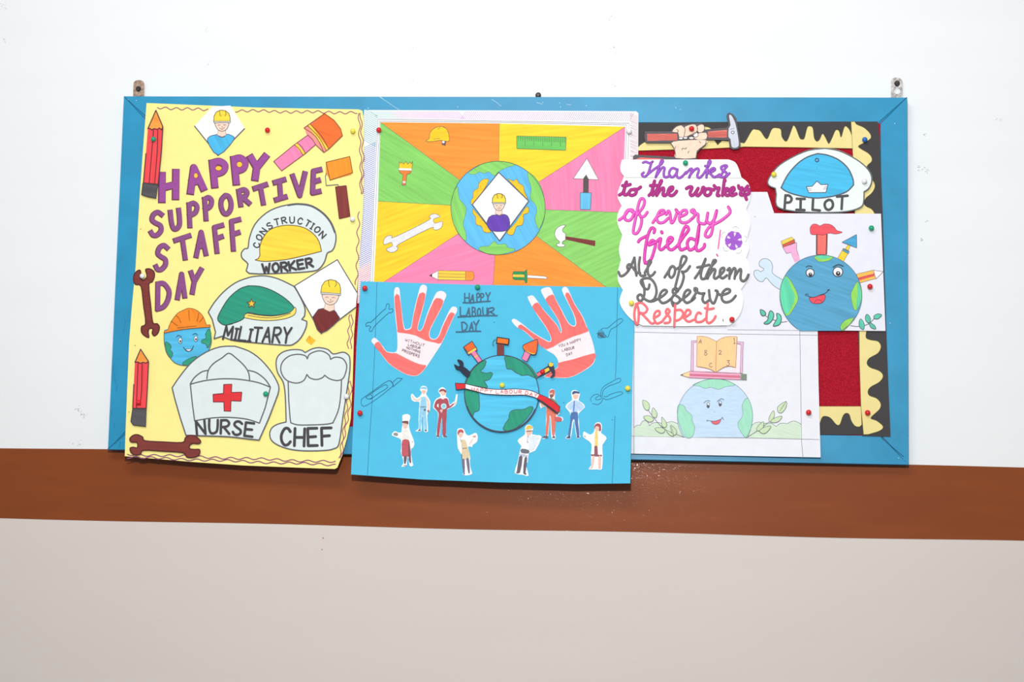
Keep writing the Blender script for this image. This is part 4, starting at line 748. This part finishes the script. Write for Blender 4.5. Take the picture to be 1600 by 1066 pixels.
for t in ('335,570 365,580 400,630 430,690 442,750 420,800 375,870 345,878 315,810 298,720 305,640', '915,610 945,690 940,770 905,835 880,820 860,720 880,660', '570,412 630,400 705,410 715,422 690,442 640,452 600,448', '782,990 778,960 810,920 860,900 882,902 850,950 800,998'): P2 = cr(q(t), True, 3); a.fill(P2, (150, 216, 96), 'marker', 60); a.line(P2, .6, (96, 130, 110), closed=True)
for t in ('335,575 362,590 385,650 415,720 400,790 350,870 315,800 302,720 308,640', '915,618 942,690 938,770 905,828 912,720', '580,412 630,402 700,412 640,432'): a.fill(cr(q(t), True, 3), (98, 212, 168), 'marker', 80)
a.line(P[:-2], .7, (80, 96, 116))
for cx, cy, r in ((537, 540, 32), (757, 532, 38)): a.fo(circ(cx, cy, r, r, 22), (246, 246, 248), 1.3, (60, 58, 64)); a.fill(circ(cx + 2, cy + 14, r * .5, r * .5, 14), (56, 54, 60)); a.fill(circ(cx + 3, cy + 8, r * .16, r * .16, 8), (230, 230, 234))
a.line(s('505,495 525,485 552,492', 3), 1.2, (60, 62, 72)); a.line(s('718,495 760,475 800,488', 3), 1.5, (60, 62, 72)); a.line(s('497,722 505,708 525,712', 3), .9, (60, 62, 72)); a.line(s('505,718 560,735 620,715 660,700 685,675', 3), 1, (60, 62, 72)); a.line(s('672,678 685,672 693,682', 3), .9, (60, 62, 72))
P = cr(q('530,738 570,735 650,712 655,745 635,775 600,785 560,780 540,765'), True, 2); a.fill(P, (242, 86, 100)); a.line(P, .8, (110, 56, 70), closed=True); a.line(s('570,772 590,755 615,756 635,772', 3), .7, (110, 56, 70)); a.done()
LF = (96, 200, 172)
for st, lv in (('180,880 230,905 300,930 355,925', (('142,832 175,845 185,868 165,882 148,870', 1.3), ('222,840 248,865 240,910 205,945 170,940 200,915 205,880', 1.3), ('272,862 305,880 305,930 285,955 245,962 262,925 275,900', 1.3))),
               ('855,958 920,965 1000,945 1050,895', (('940,905 965,945 960,990 930,970 925,930', .9), ('990,868 1015,900 1008,940 980,920 975,890', .9), ('1005,935 1045,955 1058,985 1020,975', .9), ('1045,880 1075,865 1105,875 1075,905 1045,902', .9)))):
    a = E.part('leaf_drawing', ea, None, .9); a.line(s(st, 3), .8, OE)
    for t, w_ in lv: P = cr(q(t), True, 3); a.fill(P, LF, 'marker', 60); a.line(P, w_, (76, 96, 92), closed=True)
    a.done()
# ------------------------------------------------------------------ fist with hammer
tf(); I1 = (960, 160, 5.921); ff = thing('paper_cutout', 'paper cut-out of a fist gripping a hammer, pinned above the Thanks sheet', 'paper cut-out', at(1075, 250, .029))
H = Sheet(ff, lambda x, y: 28.6)
tf(*I1); HO = (96, 94, 98)
a = H.part('paper_backing', ff, 'dark outlined paper'); a.paper(q('283,268 520,268 560,225 600,208 650,206 720,196 800,192 832,210 836,252 1040,232 1058,210 1036,130 1045,102 1068,96 1100,112 1130,150 1140,230 1158,330 1168,395 1150,430 1100,438 1065,420 1058,350 850,348 845,395 800,430 765,470 758,560 170,560 172,500 192,484 545,504 565,480 548,420 525,376 290,376 278,320'), HO); a.done()

a = H.part('handle_drawing', ff, None, .02); a.fill(q('302,292 580,290 582,350 304,356'), (232, 122, 110), 'marker', 2)
for k in range(5): y = 300 + 11 * k; a.line(s('305,%d 370,%d 450,%d 520,%d 578,%d' % (y + 2, y - 3, y + 4, y - 3, y + 1), 3), .6, (150, 66, 66))
a.done(); a = H.part('handle_drawing', ff, None, .02); a.fill(q('865,270 1042,255 1040,325 868,325'), (232, 122, 110), 'marker', -2)
for k in range(5): y = 275 + 10 * k; a.line(s('868,%d 930,%d 980,%d 1040,%d' % (y, y + 3, y - 4, y), 3), .6, (150, 66, 66))
a.done(); a = H.part('hammer_head_drawing', ff, None, .02)
a.fill(cr(q('1060,125 1080,118 1110,170 1128,235 1145,330 1150,400 1120,420 1085,410 1075,340 1055,320 1058,240 1075,210'), True, 2), (206, 210, 222), 'marker', 80); a.fo(circ(1095, 278, 13, 13, 12), (232, 234, 240), 1, HO); a.line(q('1070,250 1110,240'), .6, HO)
a.done(); a = H.part('sleeve_drawing', ff, None, .02)
a.fill(q('200,525 240,510 420,520 540,540 540,560 190,560'), (238, 120, 118)); a.done()
a = H.part('fist_drawing', ff, 'light skin fist with outlined fingers', .9)
a.fill(cr(q('528,376 600,355 850,348 840,390 800,425 760,450 748,515 570,515 562,470 548,420'), True, 2), (250, 218, 196)); a.fill(cr(q('535,272 570,230 610,215 640,222 652,260 640,330 600,320 590,280'), True, 2), (250, 218, 196)); a.fill(cr(q('655,225 720,205 755,212 765,250 750,280 700,300 648,320 650,260'), True, 2), (250, 218, 196)); a.fill(cr(q('770,220 810,205 828,220 826,262 785,280 768,250'), True, 2), (250, 218, 196)); a.fill(cr(q('735,320 770,290 848,282 850,338 770,345'), True, 2), (250, 218, 196))
for cx, cy, rx, ry in ((615, 332, 20, 12), (657, 328, 20, 12), (712, 330, 24, 12), (752, 300, 24, 22)): a.fo(circ(cx, cy, rx, ry, 12), (244, 236, 236), .9, HO)
for t in ('625,215 655,250 640,325', '750,205 770,240 755,280 725,300', '575,250 592,262 580,280', '520,376 555,430 568,500', '848,345 840,390 785,430 760,470 755,515', '565,405 560,430', '625,440 630,425 655,430 670,415', '680,470 690,450', '785,360 800,375'): a.line(s(t, 3), 1, (120, 108, 108))
a.done()
# ------------------------------------------------------------------ thanks sheet
tf(); th = thing('poster', 'cloud-edged white sheet thanking the workers of every field in handwriting', 'poster', at(1070, 510, .031))
T = Sheet(th, lambda x, y: 31.0)
a = T.part('paper_sheet', th, 'white paper with a scalloped edge')
P = q('973,281 976,273 1156,273') + s('1158,277 1168.6,285.5 1172,296 1171.6,312.5 1166,326', 3) + s('1166,328 1171,341 1172,354 1167.6,370.5', 3) + s('1167.6,371 1170.5,388 1165.8,403', 3) + s('1165.8,403 1171,418 1171,430 1165,442 1158,452', 3) + s('1158,453 1161.5,468 1158,487 1149,501 1140,508.5', 3) + q('1067,510 1004.5,509') + s('1004.5,509 988.5,501 974,485 968,470 973,454', 3) + s('973,453 966,440 965.5,425 970,407', 3) + s('970,406 967,389 972,368', 3) + s('972,367 965,350 965,335 971,322', 3) + s('971,321 965.5,310 966,298 973,281', 3)
a.paper(P, (249, 249, 247), thick=.3); a.line(s('1166,370 1166,300', 2), .3, (240, 240, 240))
for y in (349, 388, 378, 413, 465): a.line(q('975,%d 1160,%d' % (y, y + 1.5)), .35, (236, 236, 232))
a.done()
a = T.part('top_strip', th, 'separate strip of white paper with the first word'); a.paper(q('976,277') + s('976,277 970,268 969.5,258 972,249.5', 3) + q('1138,249.2') + s('1138,249.2 1149,254 1155,266 1158.5,278', 3), (250, 250, 248), thick=.3); a.line(q('976,277.2 1060,277.6 1158,278.2'), .5, (176, 176, 172)); a.done()
K2, K3 = (960, 245, 6.664), (960, 380, 7.273)
def script(name, lbl, t, strokes, w_, dark, light, lw):
    tf(*t); a = T.part(name, th, lbl, .7)
    for st in strokes:
        P = s(st, 4); a.line(P, w_, dark)
        if lw: a.line([(x - .3, y - .2) for x, y in P], lw, light)
    tf(); a.done()
script('lettering', 'purple script reading Thanks', K2, ('298,62 325,52 350,62 378,66 398,50', '385,60 372,110 352,170 328,202 300,205 286,182 305,165', '340,190 400,140 450,105 490,75 505,45 488,42 470,90 450,150 430,212', '438,200 470,150 500,112 522,120 514,165 518,205 545,212 580,195', '640,128 605,118 575,148 572,195 605,212 640,180 656,132 648,190 668,220 705,205 745,160', '745,175 790,128 808,132 795,175 778,215', '785,195 830,140 865,122 878,145 862,200 885,218 920,190', '920,190 965,120 1000,60 992,40 978,60 968,130 958,214', '945,96 968,100', '962,185 1000,135 1034,118 1046,136 1010,160 985,166', '990,166 1030,208 1060,206 1092,184', '1060,205 1105,195 1150,125 1172,98 1150,90 1112,108 1125,140 1165,165 1162,200 1120,212 1085,202', '1165,205 1198,172'), 4.0, (122, 66, 160), (168, 92, 204), 2.2)
MG, MG2 = (178, 52, 140), (214, 72, 170)
script('lettering', 'magenta script reading to the workers', K2, ('52,398 90,370 112,300 126,262', '118,275 98,375 118,398 155,372', '85,300 125,300 165,288', '205,342 172,345 150,380 175,402 215,390 228,358 205,338 240,338 272,315', '360,402 392,360 418,252', '412,270 385,385', '375,300 440,298', '400,400 450,330 488,262 485,250 465,300 440,402', '445,392 480,342 508,325 514,350 505,392 530,402 562,370', '562,372 602,340 605,315 575,325 558,370 582,402 618,395 648,358', '750,330 785,312 808,322 788,372 800,402 832,388 872,328', '872,328 850,380 870,404 905,368 922,318 945,335', '985,332 950,340 938,382 968,404 1002,380 1002,342 985,332 1035,345', '1038,300 1068,330 1090,325 1070,395 1090,402', '1152,250 1145,245 1125,402', '1130,355 1170,330 1184,346 1142,368 1172,402 1205,390', '1200,388 1245,345 1240,320 1215,332 1203,375 1225,402 1268,385', '1292,302 1302,330 1330,325 1310,385 1332,398 1352,382', '1388,305 1352,350 1400,340 1396,385 1352,392', '1360,402 1375,442'), 5.2, (160, 44, 118), MG, 2.4)
script('lettering', 'bright pink script reading of every field', K2, ('50,658 100,620 150,558 192,558 197,610 160,662 112,652 112,595 150,552 200,580 250,572', '235,605 300,520 312,455 282,435 255,480 225,620 198,755 202,795 235,795 268,740 284,655 260,600', '262,600 275,622 310,620 342,578', '400,685 450,620 512,588 512,558 472,568 440,640 465,686 515,680 560,640', '540,600 560,565 578,590 592,685 622,660 652,572 640,550', '645,560 690,602', '690,622 750,592 745,556 700,570 675,640 700,684 760,680 812,640', '812,642 842,600 826,552 798,565 832,588 870,600 872,670 900,692 950,690 972,585', '972,585 962,668 1000,692 1045,640 1065,560', '1060,570 1030,690 1010,800 972,836 945,808 990,730 1100,670 1190,600 1205,560 1185,522'), 4.6, (204, 52, 160), (240, 104, 206), 2.4)
script('lettering', 'bright pink script reading field with an exclamation mark', K2, ('250,885 272,858 350,818', '412,790 418,755 386,742 355,800 330,900 312,1050 320,1108', '330,1108 380,1070 412,980 428,905 395,870 355,908', '360,920 430,890 482,852 465,940 490,968 532,935', '532,935 592,880 605,850 576,840 553,880 560,950 600,968 652,930', '652,932 722,830 772,760 747,722 715,770 675,900 690,968 742,952', '845,868 790,850 758,900 780,968 830,950 865,880 882,718', '880,722 850,940 880,978 932,942 938,912', '490,780 497,792'), 4.9, (198, 48, 152), (236, 84, 194), 2.4)
tf(*K2); a = T.part('exclamation_mark', th, 'thin pink exclamation mark'); a.line(q('1105,765 1080,958'), 2.2, (236, 110, 176)); a.line(q('1064,1015 1076,1035'), 2.4, (220, 90, 160)); tf(); a.done()
tf(*K2); a = T.part('flower_drawing', th, 'small purple flower'); VI = (164, 92, 204)
for k in range(5):
    an = math.radians(72 * k - 80); cx, cy = 1243 + 56 * math.cos(an), 872 + 62 * math.sin(an)
    for o in (-.42, .42): a.fill(circ(cx + 34 * math.cos(an + 1.57 * (1 if o > 0 else -1)) * .8, cy + 36 * math.sin(an + 1.57 * (1 if o > 0 else -1)) * .8, 31, 33, 14), VI, 'marker')
    a.fill(circ(cx - 6, cy, 30, 30, 14), VI, 'marker'); a.fill([(960 + (cx + 20 * math.cos(an + b)) / 6.664, 245 + (cy + 22 * math.sin(an + b)) / 6.664) for b in (-.7, 0.0, .7, 3.14)], (244, 238, 248))
    ox, oy = 1243 + 104 * math.cos(an), 872 + 112 * math.sin(an); a.line(circ(ox, oy, 34, 34, 8, math.degrees(an) - 70, math.degrees(an) + 70), .4, (112, 96, 140))
a.fill(circ(1243, 872, 40, 42, 14), VI); tf(); a.done()
DGK, DG2 = (92, 90, 92), (122, 120, 122)
script('lettering', 'grey script reading All of them', K3, ('48,328 68,372 110,362 160,310 205,220 228,165', '228,172 240,300 250,368', '160,308 145,270 165,240 195,260 250,330 292,340', '290,162 278,250 285,340 310,372 352,362', '345,335 400,240 416,212 396,205 380,260 380,340 405,372 435,360 460,328', '570,388 620,310 655,262 688,285 682,350 648,392 620,360 628,290 662,262 700,292 742,270', '738,300 800,220 818,165 778,148 755,200 735,320 705,440 690,520 720,532 760,480 788,380 768,322', '772,330 820,312 858,262', '915,398 980,300 1035,178', '1035,185 985,330 990,402 1032,402', '942,275 1010,262 1078,245', '1032,402 1080,290 1152,205 1125,198 1100,280 1058,402', '1062,385 1120,300 1146,308 1130,380 1150,402 1192,372', '1192,372 1246,310 1240,280 1205,300 1198,370 1230,398 1278,365', '1285,305 1312,288 1305,402', '1308,372 1350,290 1376,300 1365,402', '1370,372 1420,300 1440,310 1433,400 1465,432 1500,405 1522,358'), 3.9, DGK, DG2, 1.6)
script('lettering', 'grey script reading Deserve', K3, ('398,470 385,518 350,518 312,470 300,430 340,400 410,405 462,470 478,560 448,640 400,662', '320,435 338,510 338,590 305,655 270,642 265,602 300,585 340,632 400,662 445,655', '440,660 500,630 560,592 596,550 570,530 530,560 508,630 540,678 590,670 645,630', '640,640 690,570 722,540 700,513 665,530 672,575 735,620 742,660 700,688 660,672', '650,645 655,680 668,712', '745,655 830,592 862,550 835,530 800,560 783,630 820,678 880,652 915,620', '880,640 930,560 938,520 913,513 918,545 980,572 1022,570', '1015,575 1000,640 1030,678 1072,650', '1075,535 1088,640 1128,684 1162,610 1172,550 1150,538', '1168,560 1212,590 1300,562 1312,530 1270,523 1225,570 1223,640 1265,672 1330,652 1378,598'), 3.9, DGK, DG2, 1.6)
script('lettering', 'red script reading Respect', K3, ('250,688 225,800 240,905 268,905 276,780 256,690', '245,690 310,678 372,740 350,790 290,802', '300,790 370,862 420,912 462,902', '450,852 512,812 505,770 465,785 448,850 480,912 540,892', '540,892 610,800 627,770 600,748 585,790 632,850 622,900 570,908', '690,702 680,942', '692,765 750,758 782,800 750,860 698,882', '790,852 862,800 850,760 815,770 798,850 840,892 902,870', '982,800 950,790 923,840 930,892 990,892 1032,860', '1062,688 1045,860 1070,908 1120,880 1150,830', '1028,738 1080,750 1128,740'), 3.7, (240, 104, 112), (246, 126, 132), 1.6)
tf(*K3); a = T.part('full_stop', th); a.line(q('1232,865 1236,888'), 1.6, (150, 120, 130)); tf(); a.done()
# ------------------------------------------------------------------ pilot cap
pc = thing('paper_cutout', 'white cut-out with a blue pilot cap and the word PILOT', 'paper cut-out', at(1280, 333, .029))
L3 = Sheet(pc, lambda x, y: 28.8)
I3 = (1160, 110, 4.636); tf(*I3)
a = L3.part('paper_backing', pc, 'white paper with a dark outline')
P = cr(q('600,560 480,575 370,620 270,680 215,740 180,800 190,835 235,855'), False, 3) + q('242,900') + cr(q('242,900 245,985 330,1018 470,1032 620,1034 760,1026 850,1000 880,965 885,885'), False, 3) + cr(q('885,880 920,855 942,800 930,740 880,680 800,625 700,578 600,560'), False, 3)
a.paper(P, (234, 243, 239)); P2 = [(x + (1278 - x) * .012, y + (285 - y) * .02) for x, y in P]; a.line(P2, 1.9, (104, 108, 110), closed=True); a.done()
a = L3.part('cap_drawing', pc, 'bright blue cap with a white paper boat badge', .05); P = cr(q('545,603 620,615 700,650 765,710 800,785 805,830'), False, 4) + cr(q('805,830 750,882 640,915 520,925 400,905 320,878 280,850'), False, 4) + cr(q('280,850 330,755 400,675 470,628 545,603'), False, 4)
a.fill(P, (74, 188, 232), 'marker', 10); a.line(P, 2.1, (88, 100, 116), closed=True); P = q('463,842 505,840 540,802 570,828 620,826 605,885 480,886'); a.fill(P, (240, 244, 248)); a.line(P, 1.3, (88, 100, 116), closed=True)
for t in ('475,855 500,860', '478,868 500,870', '590,850 612,842', '585,862 610,856'): a.line(q(t), .7, (110, 110, 120))
a.line(circ(540, 650, 13, 13, 14), 1.3, (60, 76, 110), closed=True); a.fill(circ(540, 650, 9, 9, 12), (110, 170, 210)); a.dot(q('540,700')[0], .5, INK); a.dot(q('538,715')[0], .5, INK); a.done()
a = L3.part('lettering', pc, 'dark capitals', .1)
for ch, bx in (('P', '312,905 358,910 305,1008'), ('I', '390,930 455,932 388,1010'), ('L', '512,935 565,940 508,1010'), ('O', '595,940 655,935 597,1012'), ('T', '685,915 762,908 680,1008')): letter(a, ch, bx, 4.1, (84, 84, 88))
a.done(); tf()

# ------------------------------------------------------------------ push pins: round head and steel needle
PR = .0041
PC = dict(red=(216, 34, 44), green=(26, 164, 122), yellow=(240, 226, 80), white=(238, 238, 240), blue=(34, 104, 190))
def head_mesh(c):
    vs, fs = [], []; prof = [(.0012, .0), (.0017, .0002), (.0017, .0009)] + [(PR * math.sin(math.radians(t)), .0044 - PR * math.cos(math.radians(t))) for t in (26, 40, 60, 80, 100, 120, 140, 160, 172)]
    n = 18
    for r, y in prof:
        for t in range(n): vs.append((r * math.cos(2 * math.pi * t / n), -y, r * math.sin(2 * math.pi * t / n)))
    for k in range(len(prof) - 1):
        for t in range(n): fs.append((k * n + t, k * n + (t + 1) % n, k * n + n + (t + 1) % n, k * n + n + t))
    fs.append(tuple(range(n))[::-1]); fs.append(tuple((len(prof) - 1) * n + t for t in range(n)))
    return mesh('head', vs, fs, [mat(PC[c], 'plastic')], None, True)
HM = {c: head_mesh(c) for c in PC}
vs = [(r * math.cos(t * math.pi / 3), y, r * math.sin(t * math.pi / 3)) for r, y in ((.00045, -.0005), (.00045, .008), (.00005, .0105)) for t in range(6)]
NM = mesh('needle', vs, [(k * 6 + t, k * 6 + (t + 1) % 6, k * 6 + 6 + (t + 1) % 6, k * 6 + 6 + t) for k in range(2) for t in range(6)], [mat((190, 190, 194), 'metal')])
PINS = ((241, 219, 'green', Y, 'green push pin through the upper red paper pencil'), (419, 204, 'red', Y, 'red push pin near the top of the yellow poster beside the big brush'), (552, 206, 'yellow', Y, 'pale yellow push pin at the top right corner of the yellow poster'),
 (592.6, 205, 'red', Wd, 'red push pin at the top left corner of the colour wheel'), (982.6, 206.5, 'white', Wd, 'white push pin at the top right corner of the colour wheel'), (224, 433, 'white', Y, 'white push pin in the jaws of the upright brown spanner'),
 (551, 344, 'white', Y, 'white push pin just below the paint roller handle'), (571.6, 451, 'red', Bs, 'red push pin at the top left corner of the blue sheet'), (217, 629, 'red', Y, 'red push pin through the lower red paper pencil'),
 (416, 616, 'green', Y, 'green push pin at the right edge of the nurse cap'), (543, 621, 'white', Y, 'white push pin at the right edge of the chef hat'), (564, 646, 'red', Bs, 'red push pin low on the left edge of the blue sheet'),
 (747, 450, 'green', Bs, 'green push pin above the word HAPPY on the blue sheet'), (785, 603.5, 'yellow', Bs, 'yellow push pin on the ribbon round the paper globe'), (847.5, 582, 'red', Bs, 'red push pin through the little hammer on the globe'),
 (980.5, 607.5, 'yellow', Bs, 'yellow push pin on the right edge of the blue sheet'), (986.3, 474.5, 'yellow', T, 'yellow push pin left of the red word Respect'), (1080.8, 202.5, 'red', H, 'red push pin through the knuckles of the paper fist'),
 (1070, 255, 'green', T, 'green push pin above the purple word Thanks'), (1143, 499.5, 'red', T, 'red push pin after the word Respect'), (1351, 220, 'blue', None, 'blue push pin in the scalloped border at the top right'),
 (1209.6, 274, 'yellow', L3, 'yellow push pin at the left end of the pilot cap'), (1350, 284, 'white', L3, 'white push pin at the right end of the pilot cap'), (1361, 357, 'green', E, 'green push pin at the top right of the grinning globe sheet'),
 (1358, 448, 'red', E, 'red push pin under the drawn pencil beside the grinning globe'), (1263.5, 646, 'red', K, 'red push pin on the right margin of the open book sheet'), (1355, 645, 'red', None, 'red push pin in the scalloped border at the bottom right corner'))
rnd = random.Random(11)
for x, y, c, sh, lbl in PINS:
    d = (sh.depth(x, y) + min(sh.top, 1.5) if sh else 24.8) / 1000
    r = thing('push_pin', lbl, 'push pin', at(x, y, d + .0002) , 'push pins holding the papers to the board')
    r.rotation_euler = (rnd.uniform(-.25, .1), 0, rnd.uniform(-.2, .2))
    h = link('head', HM[c], r); n = link('needle', NM, r)
